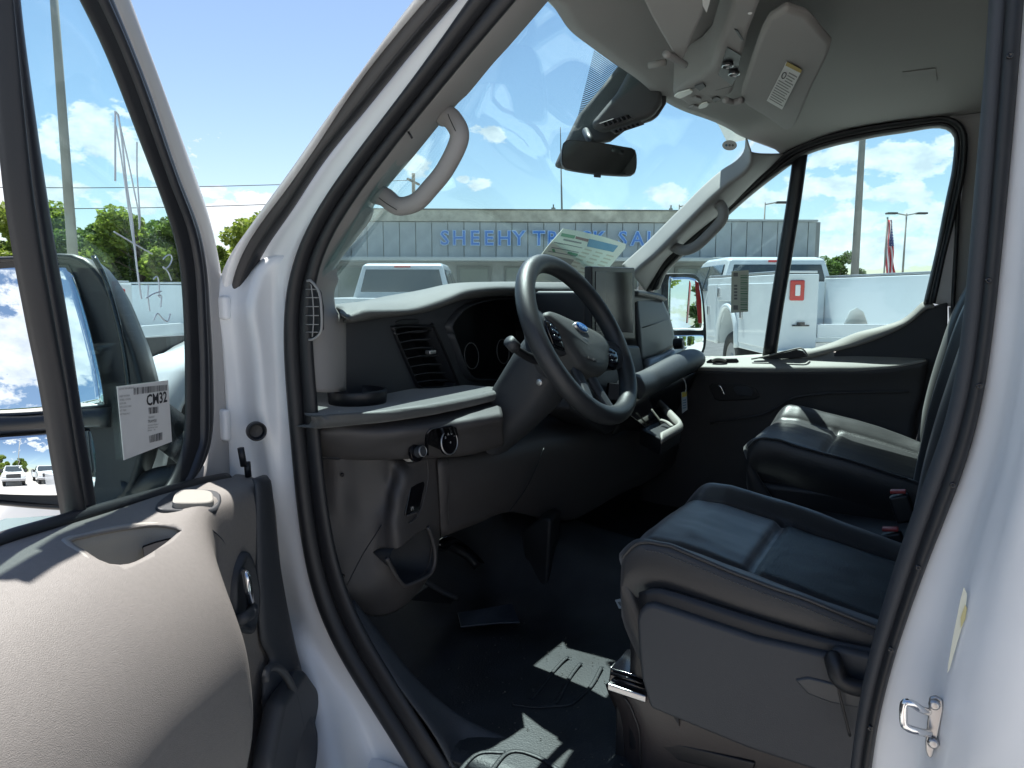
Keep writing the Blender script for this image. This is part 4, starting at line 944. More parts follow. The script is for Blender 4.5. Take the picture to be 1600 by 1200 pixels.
tube('dash_knob', [ray(868, 471, Y=.975), ray(880, 470, Y=.97)], .006, M['gasket'], dash, k=10)
tube('dash_knob', [ray(860, 471, Y=.985), ray(885, 470, Y=.985)], .009, M['black'], dash, k=10)
# ---- shelf with cup ring
shN = at('474,632 477,642 495,651 520,650 557,647 600,643 632,639 668,634 706,627 740,620 778,611', Z=1.282)
shF = [Vector((p.x+.02, 1.03, 1.283)) for p in shN]; shF[0] = Vector((shN[0].x+.01, 1.03, 1.283))
shF = at('486,613 495,613 520,613 545,613 575,613 610,613 640,613 670,612 700,612 740,611 780,606', Z=1.284)
shB = [p+Vector((0, .006, -.020)) for p in shN]; shC = [p+Vector((0, .05, -.022)) for p in shN]; shM_ = [p+Vector((0, -.005, -.008)) for p in shN]
shE = [p+Vector((0, .09, .0)) for p in shF]
shf = surf('dash_shelf', [shE, shF, [a.lerp(b, .5) for a, b in zip(shF, shN)], [p+Vector((0, .012, .001)) for p in shN], shN, shM_, shB, shC], M['shelf'], van, 60, 40, solid=.002, label='dark shelf under the driver side vent')
cu = ray(560, 622, Z=1.284); cu = ray(559, 628, Z=1.285)
lathe('cup_holder', cu+Vector((0, 0, 0)), (0, 0, 1), [(.055, -.004), (.0575, .022), (.055, .026), (.051, .025), (.049, .0), (.049, -.003)], M['black'], shf, k=48, closed=True)
lathe('cup_holder_floor', cu, (0, 0, 1), [(.046, .0015), (.02, .001), (.001, .001)], M['black'], shf, k=32)
# ---- panel under the shelf with headlamp controls
u0 = at('480,655 505,661 555,660 600,656 632,650 668,645 706,637 740,629 785,618', Y=.90)
u0 = [Vector((p.x, p.y, p.z)) for p in [a+Vector((0, .02, -.024)) for a in at('480,638 500,644 540,646 600,640 632,636 668,631 706,624 740,617 790,606', Z=1.282)]]
def shift(L_, dy): return [p+Vector((0, dy, 0)) for p in L_]
def rowY(s, ys): return [ray(x, y, Y=yy) for (x, y), yy in zip(PX(s), ys)]
ys_ = [.985, .95, .905, .87, .845, .825, .81, .79, .77]
u1 = rowY('484,672 505,676 555,678 600,676 632,672 668,668 706,662 740,656 785,648', [y-.012 for y in ys_])
u2 = rowY('490,692 510,697 555,700 600,698 632,694 668,690 706,684 740,678 785,668', ys_)
u3 = rowY('497,714 512,716 555,717 600,717 626,716 668,714 706,712 740,708 785,696', [y+.02 for y in ys_])
u4 = shift(u3, .05)
cp = surf('control_panel', [u0, u1, u2, u3, u4], M['dash2'], van, 50, 30, solid=.003, label='charcoal panel carrying the headlamp switch')
KC = hit(698, 691, .016)
slab('switch_plate', [hit(x, y, .007) for x, y in PX('668,678 674,670 705,664 714,668 717,680 714,704 708,710 676,718 669,712 667,695')], (0, .012, 0), M['gloss'], cp, .003)
kc = KC
kn = lathe('headlamp_switch', kc, (-.1, -1, .12), [(.025, 0), (.0245, .006), (.022, .008), (.001, .008)], M['gloss'], cp, k=36)
lathe('switch_ring', kc, (-.1, -1, .12), [(.0245, .005), (.0253, .007), (.0240, .0085), (.0228, .0078)], M['satin'], kn, k=36, closed=True)
fk = frame(kc+Vector((-.001, -.0088, .0012)), (1, -.1, 0), (0, .12, 1))
for i, s_ in enumerate(('0', 'A', 'D', '-')):
    an = R(140-i*34); text('print_symbol', s_, fk @ Matrix.Translation((math.cos(an)*.017-.002, math.sin(an)*.017-.002, .001)), .007, M['white'], kn)
text('print_symbol', 'o', fk @ Matrix.Translation((-.002, -.002, .001)), .007, M['white'], kn)
kc2 = hit(651, 706, .008)
lathe('dimmer_base', kc2, (-.1, -1, .12), [(.0195, -.004), (.019, .003), (.012, .004), (.001, .004)], M['gloss'], cp, k=28)
k2_ = lathe('dimmer_knob', kc2, (-.1, -1, .2), [(.0115, .003), (.010, .016), (.008, .018), (.001, .018)], M['dash'], cp, k=24)
lathe('knob_ring', kc2, (-.1, -1, .2), [(.0102, .014), (.0108, .0165), (.0095, .018)], M['satin'], k2_, k=24, closed=True)
# ---- lower dash, kick panel and switch column
kA = surf('lower_dash', [rowY('497,712 525,714 560,716 600,716 626,718 640,722 662,716 692,712', [.985, .95, .93, .90, .895, .875, .865, .86]),
                    rowY('503,745 530,747 562,748 596,748 612,745 630,742 660,738 692,734', [.985, .955, .935, .91, .90, .87, .865, .86]),
                    rowY('507,785 532,787 562,788 592,786 606,782 622,778 660,774 692,768', [.98, .955, .94, .915, .90, .87, .865, .865]),
                    rowY('513,830 536,832 560,832 584,828 600,822 620,816 660,812 690,806', [.97, .955, .94, .92, .90, .87, .87, .875]),
                    rowY('520,880 540,884 560,882 582,872 600,864 625,860 655,850 686,838', [.96, .95, .935, .92, .90, .87, .875, .89]),
                    rowY('528,925 543,926 562,926 584,920 608,914 632,912 660,892 682,866', [.95, .945, .93, .915, .90, .88, .885, .90]),
                    rowY('536,950 548,952 566,957 588,962 612,957 636,942 662,912 680,880', [.96, .955, .945, .93, .915, .90, .90, .91])],
         M['dash2'], van, 60, 50, solid=.004, label='charcoal lower dash panel left of the steering column')
po_ = '607,868 612,858 640,836 664,824 670,832 678,858 675,886 668,896 652,905 634,912 626,908 617,890'
pp_ = at(po_, Y=.88); n = len(cr(pp_, 30, True)); a_ = [p+Vector((0, -.10, 0)) for p in cr(pp_, 30, True)]; b_ = [p+Vector((0, .25, 0)) for p in cr(pp_, 30, True)]
cut(kA, a_+b_, [tuple(range(n)), tuple(range(2*n-1, n-1, -1))]+[(i, (i+1) % n, n+(i+1) % n, n+i) for i in range(n)])
for p_ in kA.data.polygons: p_.use_smooth = True
q_ = cr(pp_, 30, True); qc = sum(q_, Vector())/30
mk('pocket_bin', [qc+(p-qc)*1.03+Vector((0, -.005, 0)) for p in q_]+[qc+(p-qc)*.9+Vector((0, .10, -.01)) for p in q_]+[qc+(p-qc)*.01+Vector((0, .10, -.01)) for p in q_], grid_faces(3, 30, cc_=True), M['dash'], kA, smooth=True)
tube('pocket_rim', [ray(x, y, Y=.868) for x, y in PX('604,872 614,892 625,909 634,915 655,907 672,897 679,880 679,858 672,832 668,824')], .0045, M['dash2'], kA, n=50, k=8)
slab('brake_switch', at('652,756 662,752 664,756 656,795 652,800 634,806 634,800 642,762', Y=.862), (0, .012, 0), M['gloss'], kA, .0015, label='black parking brake switch plate')
text('print_symbol', '(P)', frame(ray(642, 797, Y=.859), ray(655, 792, Y=.859)-ray(642, 797, Y=.859), (0, 0, 1)), .008, M['white'], kA)
tube('switch_rib', at('668,718 669,745 664,775 656,800 646,815', Y=.861), .0015, M['dash2'], kA, k=5)
tube('switch_lip', at('636,806 650,801 652,808 640,818', Y=.86), .002, M['dash2'], kA, k=6)
tube('trim_line', at('618,720 614,770 606,800 590,830 566,868 542,915', Y=.905), .0012, M['black'], kA, n=30, k=5)
kB = surf('knee_bolster', [rowY('684,716 740,702 790,676 850,652 900,642 960,640 1010,645 1052,652', [.86, .87, .90, .92, .91, .88, .84, .80]), rowY('684,725 740,716 790,706 850,690 900,684 960,676 1010,668 1052,660', [.85, .84, .83, .82, .80, .78, .765, .76]),
                    rowY('686,765 745,755 795,755 850,755 905,748 965,742 1015,715 1058,690', [.855, .84, .83, .82, .795, .77, .76, .76]),
                    rowY('688,812 740,796 795,790 855,800 905,796 965,765 1020,738 1062,704', [.87, .86, .85, .84, .81, .78, .775, .78]),
                    rowY('690,838 745,817 797,799 862,812 903,808 966,772 1016,749 1064,716', [.89, .88, .87, .86, .83, .80, .79, .80]),
                    rowY('690,828 745,807 797,790 862,800 903,796 966,762 1016,739 1064,706', [1.0, 1.0, 1.0, 1.0, .98, .95, .92, .92])],
         M['dash2'], van, 60, 40, solid=.004, label='charcoal brown knee bolster under the steering column')
tube('bolster_seam', rowY('795,800 820,766 838,730 850,700', [.825, .812, .805, .80]), .0012, M['black'], kB, k=5, n=20)
# ---- passenger side of the dashboard
pf = surf('glovebox_upper', [[ray(992, 463, Y=.86), ray(1012, 466, Y=.86), ray(1034, 471, Y=.86)], [ray(995, 505, Y=.84), ray(1020, 500, Y=.84), ray(1046, 500, Y=.84)], [ray(1000, 566, Y=.82), ray(1028, 556, Y=.82), ray(1055, 540, Y=.82)]],
          mat('glovebox_plastic', (.055, .06, .064), .5, bump=.25, bscale=900), van, 16, 14, solid=.01, label='grey glovebox panel beside the screen')
pf.modifiers[0].offset = 0
slab('dash_end_panel', [(1.98, .90, 1.47), (2.66, .90, 1.47), (2.66, .84, 1.20), (1.98, .84, 1.20)], (0, .05, 0), M['dash'], dash, .01)
tube('seam', [ray(1004, 512, Y=.829), ray(1046, 499, Y=.829)], .0015, M['black'], pf, k=5)
ribbon('pad_lip', at('990,452 1012,455 1030,459 1036,464', Y=.85), at('990,462 1012,465 1030,469 1037,471', Y=.85), M['dash'], dash, (0, -.015, 0), n=20)
ribbon('chrome_step', at('1006,568 1012,560 1035,552 1058,540 1062,542', Y=.80), at('1008,583 1015,577 1038,568 1064,552 1072,545', Y=.78), mat('grey_step', (.09, .10, .11), .35), pf, (0, -.012, .004), n=30)
rl = [ray(1006, 600, Y=.72), ray(1024, 591, Y=.71), ray(1055, 574, Y=.70), ray(1078, 563, Y=.70), ray(1086, 561, Y=.71)]
rt_ = tube('dash_roll', [rl[0]+Vector((-.12, 0, -.0))]+rl, lambda t: .043-.006*max(0, t-.85)/.15, M['dash'], van, n=40, k=26, ref=(0, 0, 1), flat=.9, label='rounded padded roll across the passenger dashboard')
slab('roll_top', [ray(1008, 583, Y=.78), ray(1072, 545, Y=.78), ray(1088, 553, Y=.71), ray(1010, 592, Y=.73)], (0, .02, -.06), M['dash'], rt_, .01)
surf('passenger_lower_dash', [[(1.98, .72, 1.20), (2.3, .715, 1.205), (2.63, .71, 1.21)], [(1.98, .76, 1.12), (2.3, .755, 1.12), (2.63, .75, 1.12)], [(1.98, .86, .98), (2.3, .86, .98), (2.63, .86, .98)], [(1.98, 1.1, .92), (2.3, 1.1, .92), (2.63, 1.1, .92)]], M['black'], van, 12, 14, solid=.006)
lt = [ray(1076, 542, Y=.76), ray(1082, 550, Y=.76)]
lathe('end_vent', ray(1058, 537, Y=.77), (0, -1, .1), [(.02, -.01), (.02, .02), (.014, .024), (.001, .02)], M['black'], dash, k=20)
# hanging tag
tgs = tube('hang_tag_cord', [ray(1067, 591, Y=.665), ray(1071, 598, Y=.66), ray(1072, 607, Y=.66), ray(1070, 614, Y=.66)], .0016, M['white'], None, n=16, k=6)
tgr = empty('hang_tag', ray(1070, 628, Y=.66), 'small white and yellow tag hanging by a cord under the passenger dashboard', 'tag')
tgs.parent = tgr; tgs.location = WO[tgs.name]-WO['hang_tag']; tgs.name = 'cord'
tc_ = slab('card', at('1065,613 1073,611 1074,640 1066,646', Y=.66), (0, .0008, 0), M['paper'], tgr, 0)
slab('yellow_band', at('1066,613 1073,611.5 1073,619 1066,621', Y=.6594), (0, .0004, 0), M['inkyellow'], tc_, 0)
for i in range(4): slab('print_line', at('1067,%g 1072,%g 1072,%g 1067,%g' % (625+i*4, 624+i*4, 625.4+i*4, 626.4+i*4), Y=.6594), (0, .0003, 0), M['inkblue'], tc_, 0)
# ---- centre screen
scr = slab('touch_screen', at('925,416 992,418 993,530 925,527', Y=.735), (0, .022, 0), M['black'], van, .004, label='tablet style touch screen standing on the dashboard')
slab('screen_glass', at('931,424 988,425.5 989,520 931,517', Y=.7335), (0, .002, 0), M['screen'], scr, .0005)
slab('screen_mount', [(1.72, .75, 1.36), (1.96, .75, 1.36), (1.96, .75, 1.50), (1.72, .75, 1.50)], (0, .15, -.0), M['black'], scr, .01)
slab('centre_stack', [ray(900, 540, Y=.80), ray(1000, 540, Y=.80), ray(1012, 600, Y=.78), ray(1016, 640, Y=.77), ray(950, 680, Y=.77), ray(890, 640, Y=.78)], (0, .10, 0), M['dash'], dash, .01)
cs = slab('gear_console', [ray(990, 600, Y=.70), ray(1010, 612, Y=.70), ray(1036, 668, Y=.66), ray(1018, 676, Y=.66), ray(985, 650, Y=.68)], (0, .08, 0), M['gloss'], van, .004, label='gloss black shift surround with bright trim')
tube('trim_strip', [ray(1007, 626, Y=.695), ray(1018, 643, Y=.685), ray(1031, 664, Y=.665)], .002, M['satin'], cs, k=8, n=12)
tube('trim_strip', [ray(999, 640, Y=.69), ray(1010, 656, Y=.675), ray(1019, 671, Y=.665), ray(1032, 665, Y=.66)], .003, M['chrome'], cs, k=8, n=16)
ch = ribbon('cup_tray_rim', [ray(x, y, Z=1.14) for x, y in PX('1016,616 1030,625 1046,640 1062,656 1067,663 1066,669 1050,679 1033,689')], [ray(x, y, Z=1.14) for x, y in PX('1014,620 1026,631 1040,646 1052,659 1057,664 1055,668 1043,674 1031,680')], M['ledge'], van, (0, 0, .012), n=40, label='pale cup tray rim below the centre stack')
tube('tray_bar', [ray(1033, 657, Z=1.135), ray(1042, 660, Z=1.135), ray(1051, 667, Z=1.135)], .005, M['ledge'], ch, k=8, n=10)
slab('cup_tray', [ray(x, y, Z=1.12) for x, y in PX('1012,618 1028,625 1060,656 1064,668 1033,686 1000,670')], (0, 0, -.045), M['black'], ch, .004)
tube('cable_tie', [ray(1018, 640, Y=.66), ray(1030, 656, Y=.65), ray(1036, 668, Y=.65), ray(1033, 678, Y=.65)], .0025, M['sticky'], ch, k=6, n=14)
# ---- steering column and wheel
WC = Vector((1.43, .637, 1.400)); WU = Vector((0, .478, .878)); WN = Vector((0, -.878, .478)); WX = Vector((1, 0, 0))
def wp(x, y, n=0.0): return WC+WX*x+WU*y+WN*n
TURN = R(-18)                                            # the wheel is left turned a little clockwise
def hp_(x, y, n=0.0):
    y -= .016*(1-min(1, math.hypot(x, y)/.17)); q = math.hypot(x, y); n -= .026*(1-min(1, q/.17)**2)
    return wp(x*math.cos(TURN)-y*math.sin(TURN), x*math.sin(TURN)+y*math.cos(TURN), n)
HX = WX*math.cos(TURN)+WU*math.sin(TURN); HU = WU*math.cos(TURN)-WX*math.sin(TURN)
def sect(c, w_, h_, n=24, p=3.0):
    out = []
    for i in range(n):
        a = 2*math.pi*i/n; cx, sy = math.cos(a), math.sin(a)
        out.append(c+WX*(math.copysign(abs(cx)**(2/p), cx)*w_)+WU*(math.copysign(abs(sy)**(2/p), sy)*h_))
    return out
rings = [sect(wp(0, -.09, -.30), .060, .055), sect(wp(0, -.065, -.22), .066, .064), sect(wp(0, -.03, -.13), .076, .074), sect(wp(0, -.006, -.075), .076, .070), sect(wp(0, -.004, -.06), .066, .062)]
mk('column_shroud', [v for r_ in rings for v in r_], grid_faces(5, 24, cc_=True)+[tuple(range(96, 120))], M['dash'], van, smooth=True)
rings = [sect(wp(0, -.0, -.085), .080, .078, p=2.4), sect(wp(0, 0, -.055), .088, .086, p=2.4), sect(wp(0, 0, -.040), .080, .078, p=2.4), sect(wp(0, 0, -.038), .04, .04, p=2.4)]
sw = tube('steering_wheel', [wp(.188*math.cos(a), .180*math.sin(a)*(1 if math.sin(a) > 0 else .985), 0) for a in [i*2*math.pi/40 for i in range(40)]], .0202, mat('wheel_rim_leatherette', (.028, .031, .035), .42, bump=.55, bscale=650, detail=3), van, n=110, k=20, closed=True, ref=tuple(WN), flat=1.0, label='black three-spoke steering wheel')
mk('wheel_boss', [v for r_ in rings for v in r_], grid_faces(4, 24, cc_=True), M['dash'], sw, smooth=True)
def dome(name, out, prof_, m, par, base=0.0, c=None):
    """pad over an outline in wheel axes; prof_ = [(scale, height)]"""
    c = c or (sum(p[0] for p in out)/len(out), sum(p[1] for p in out)/len(out)); o = cr([Vector((x, y, 0)) for x, y in out], 56, True); vs = []
    for s_, h_ in prof_:
        for p in o: vs.append(hp_(c[0]+(p.x-c[0])*s_, c[1]+(p.y-c[1])*s_, base+h_))
    return mk(name, vs, grid_faces(len(prof_), 56, cc_=True), m, par, smooth=True)
ab = dome('airbag_cover', [(-.132, .018), (-.11, .040), (-.06, .054), (0, .059), (.06, .054), (.105, .040), (.124, .016), (.104, -.022), (.080, -.052), (.040, -.071), (0, -.075), (-.036, -.068), (-.064, -.040), (-.095, -.008)],
          [(1.0, -.02), (1.0, .010), (.975, .018), (.93, .023), (.7, .031), (.4, .036), (.01, .038)], mat('airbag_plastic', (.05, .052, .052), .55, bump=.5, bscale=700, detail=3), sw, c=(0, -.005))
eo = [(.026*math.cos(a), .034+.0105*math.sin(a)) for a in [i*math.pi/8 for i in range(16)]]
em = dome('emblem', eo, [(1, .028), (1, .0375), (.92, .0385), (.01, .0388)], M['satin'], ab)
dome('emblem_face', [(x*.88, .034+(y-.034)*.84) for x, y in eo], [(1, .034), (1, .0392), (.01, .0396)], M['blueoval'], em)
ft = frame(hp_(-.0155, .0295, .0402), HX, HU); text('emblem_script', 'Ford', ft, .0165, M['chrome'], em, bold=.0002)
text('airbag_text', 'AIRBAG', frame(hp_(-.0165, -.046, .0345), HX, HU), .0105, M['gasket'], ab, depth=.0006)
ribbon('pad_crease', [hp_(-.060, .010, .0315), hp_(-.03, .012, .0355), hp_(0, .012, .0368), hp_(.03, .012, .0355), hp_(.060, .006, .0315)], [hp_(-.058, .006, .031), hp_(-.03, -.006, .035), hp_(0, -.010, .0365), hp_(.03, -.008, .035), hp_(.058, .002, .031)], M['dash'], ab, WN*.0010, n=24)
for s_ in (-1, 1):
    surf('spoke', [[hp_(s_*.080, .036, .004), hp_(s_*.12, .034, .0), hp_(s_*.172, .030, -.004)], [hp_(s_*.08, .01, .010), hp_(s_*.12, .006, .008), hp_(s_*.168, .004, .004)], [hp_(s_*.066, -.04, .004), hp_(s_*.11, -.040, .0), hp_(s_*.168, -.034, -.004)]], M['dash'], sw, 16, 12, solid=.014)
    bpd = surf('button_pad', [[hp_(s_*.112, .012, .018), hp_(s_*.130, .008, .016), hp_(s_*.146, .004, .012)], [hp_(s_*.095, -.014, .020), hp_(s_*.12, -.016, .018), hp_(s_*.142, -.020, .012)], [hp_(s_*.080, -.038, .014), hp_(s_*.10, -.042, .011), hp_(s_*.126, -.044, .008)]], M['gloss'], sw, 12, 10, solid=.006)
    for yy in (-.004, -.016, -.028): tube('button', [hp_(s_*.104, yy, .0215), hp_(s_*.130, yy-.001, .018)], .0042, M['screen'], bpd, k=8)
for s_ in (-1, 1):
    surf('lower_spoke', [[hp_(s_*.014, -.06, .0), hp_(s_*.02, -.12, .0), hp_(s_*.03, -.170, -.004)], [hp_(s_*.026, -.06, .006), hp_(s_*.032, -.12, .004), hp_(s_*.042, -.168, 0)], [hp_(s_*.042, -.055, .0), hp_(s_*.046, -.115, .0), hp_(s_*.058, -.164, -.004)]], M['dash'], sw, 14, 8, solid=.012)
# stalks
st1 = tube('indicator_stalk', [wp(-.07, -.01, -.07), wp(-.10, .0, -.075), wp(-.135, .018, -.075), wp(-.150, .030, -.074)], lambda t: .011-.003*t, M['black'], van, n=20, k=12, label='black indicator stalk left of the steering column')
tube('stalk_tip', [wp(-.143, .026, -.074), wp(-.163, .040, -.070)], .0125, M['dash'], st1, k=16)
tube('wiper_stalk', [wp(.07, -.0, -.06), wp(.11, .012, -.06), wp(.15, .02, -.058)], lambda t: .011-.003*t, M['black'], van, n=20, k=12, label='black wiper stalk right of the steering column')
lathe('column_lock', wp(-.088, -.052, -.085), tuple(-WX), [(.007, 0), (.007, .005), (.004, .006), (.001, .006)], M['satin'], st1, k=16)
# ---- floor, firewall, hump, pedals
surf('floor', [[(.97, -.6, .70), (.97, .2, .70), (.97, .6, .70), (.97, .95, .71), (1.0, 1.25, .80), (1.0, 1.42, .98), (1.0, 1.45, 1.3)],
               [(1.3, -.6, .70), (1.3, .2, .70), (1.3, .6, .70), (1.3, .95, .71), (1.3, 1.25, .80), (1.3, 1.42, .98), (1.3, 1.45, 1.3)],
               [(1.56, -.6, .70), (1.56, .2, .70), (1.56, .6, .70), (1.57, .95, .71), (1.57, 1.25, .80), (1.57, 1.42, .98), (1.57, 1.45, 1.3)],
               [(1.68, -.6, .78), (1.68, .2, .78), (1.68, .6, .80), (1.68, .95, .86), (1.68, 1.25, .98), (1.7, 1.35, 1.1), (1.7, 1.4, 1.3)],
               [(1.85, -.6, .80), (1.85, .2, .80), (1.85, .6, .82), (1.85, .95, .88), (1.85, 1.2, 1.0), (1.85, 1.35, 1.1), (1.85, 1.4, 1.3)],
               [(2.05, -.6, .72), (2.05, .2, .72), (2.05, .6, .72), (2.05, .95, .75), (2.05, 1.25, .86), (2.05, 1.4, 1.0), (2.05, 1.42, 1.3)],
               [(2.4, -.6, .70), (2.4, .2, .70), (2.4, .6, .70), (2.4, .95, .71), (2.4, 1.25, .80), (2.4, 1.42, .98), (2.4, 1.45, 1.3)],
               [(2.72, -.6, .70), (2.72, .2, .70), (2.72, .6, .70), (2.72, .95, .71), (2.72, 1.25, .80), (2.72, 1.42, .98), (2.72, 1.45, 1.3)]], M['carpet'], van, 50, 50, solid=.01).name = 'cab_floor'
slab('door_sill', [(.90, -.5, .45), (.965, -.5, .45), (.965, 1.15, .45), (.90, 1.15, .45)], (0, 0, .22), M['paint_in'], van, .02)
surf('sill_trim', [[ray(536, 945, X=.965), ray(600, 1042, X=.965), ray(640, 1095, X=.965), ray(680, 1150, X=.965), ray(720, 1225, X=.965)], [ray(560, 950, X=1.01), ray(640, 1050, X=1.02), ray(700, 1120, X=1.03), ray(735, 1170, X=1.03), ray(770, 1235, X=1.03)], [(1.04, .93, .71), (1.06, .80, .705), (1.07, .68, .70), (1.08, .55, .70), (1.08, .45, .70)]], M['dash'], van, 20, 10, solid=.004)
slab('cowl_panel', [(.99, 1.04, .66), (1.0, 1.45, .66), (1.0, 1.45, 1.29), (1.0, 1.12, 1.37), (1.0, 1.04, 1.42)], (-.02, 0, 0), M['black'], van, .002, label='black inner side panel of the driver footwell')
slab('cowl_panel', [(2.71, .70, .66), (2.71, 1.45, .66), (2.71, 1.45, 1.44), (2.71, .95, 1.44)], (.02, 0, 0), M['black'], van, .002, label='black inner side panel of the passenger footwell')
slab('firewall', [(.98, 1.47, .66), (2.72, 1.47, .66), (2.72, 1.47, 1.40), (.98, 1.47, 1.40)], (0, .02, 0), M['black'], van, .002)
slab('console_side', [ray(845, 808, X=1.62), ray(862, 812, X=1.62), ray(856, 935, X=1.62), ray(846, 952, X=1.62), ray(820, 953, X=1.62), ray(815, 830, X=1.66)], (.10, .02, 0), M['carpet'], van, .012)
for pts in ('830,1092 842,1078 862,1052 880,1032 888,1026', '845,1100 868,1098 888,1062 902,1042 908,1036', '892,1100 905,1090 925,1070 940,1042', '800,1100 835,1104 880,1102 892,1100', '760,1215 795,1175 840,1182 890,1215', '710,1215 745,1178 790,1175'):
    tube('floor_rib', [ray(x, y, Z=.7065) for x, y in PX(pts)], .0045, M['carpet'], van, n=24, k=8, flat=.35, ref=(0, 0, 1))
pd = tube('brake_pedal', [ray(668, 842, Y=1.02), ray(700, 852, Y=1.03), ray(730, 868, Y=1.0), ray(745, 885, Y=.98)], .012, M['black'], van, n=20, k=8)
ribbon('pedal_guard', [ray(x, y, Y=1.0) for x, y in PX('683,850 706,838 738,862 758,886 760,902 752,924 722,935')], [ray(x, y, Y=1.03) for x, y in PX('690,862 706,850 730,868 746,888 748,900 742,914 722,922')], M['gloss'], pd, (0, -.02, 0), n=40)
tube('pedal_lever', [ray(660, 906, Y=.95), ray(690, 924, Y=.94), ray(714, 935, Y=.93)], .006, M['dash'], pd, n=10, k=8)
slab('pedal_pad', at('676,912 712,935 705,944 640,938', Y=.96), (0, .02, 0), M['black'], pd, .003)
slab('accelerator_pedal', [(1.52, 1.18, .76), (1.58, 1.18, .76), (1.58, 1.26, .92), (1.52, 1.26, .92)], (0, .015, -.01), M['black'], van, .004)
pk = slab('floor_packet', [ray(x, y, Z=.722) for x, y in PX('715,959 745,955 772,950 800,945 812,974 780,975 748,978 720,981')], (0, 0, .004), mat('clear_plastic_film', (.035, .045, .06), .3, bump=.6, bscale=60), None, .001)
tag(pk, 'crumpled clear plastic packet lying on the driver floor', 'plastic packet')
tg2 = slab('floor_tag', [ray(x, y, Z=.80) for x, y in PX('961,938 969,936 977,946 975,951 967,951')], (0, 0, .001), M['paper'], None, 0)
tag(tg2, 'tiny white barcode tag stuck on the dark floor hump', 'tag'); 
slab('print_bars', [ray(x, y, Z=.8013) for x, y in PX('965,941 969,940 973,946 969,947')], (0, 0, .0003), M['inkgrey'], tg2, 0)
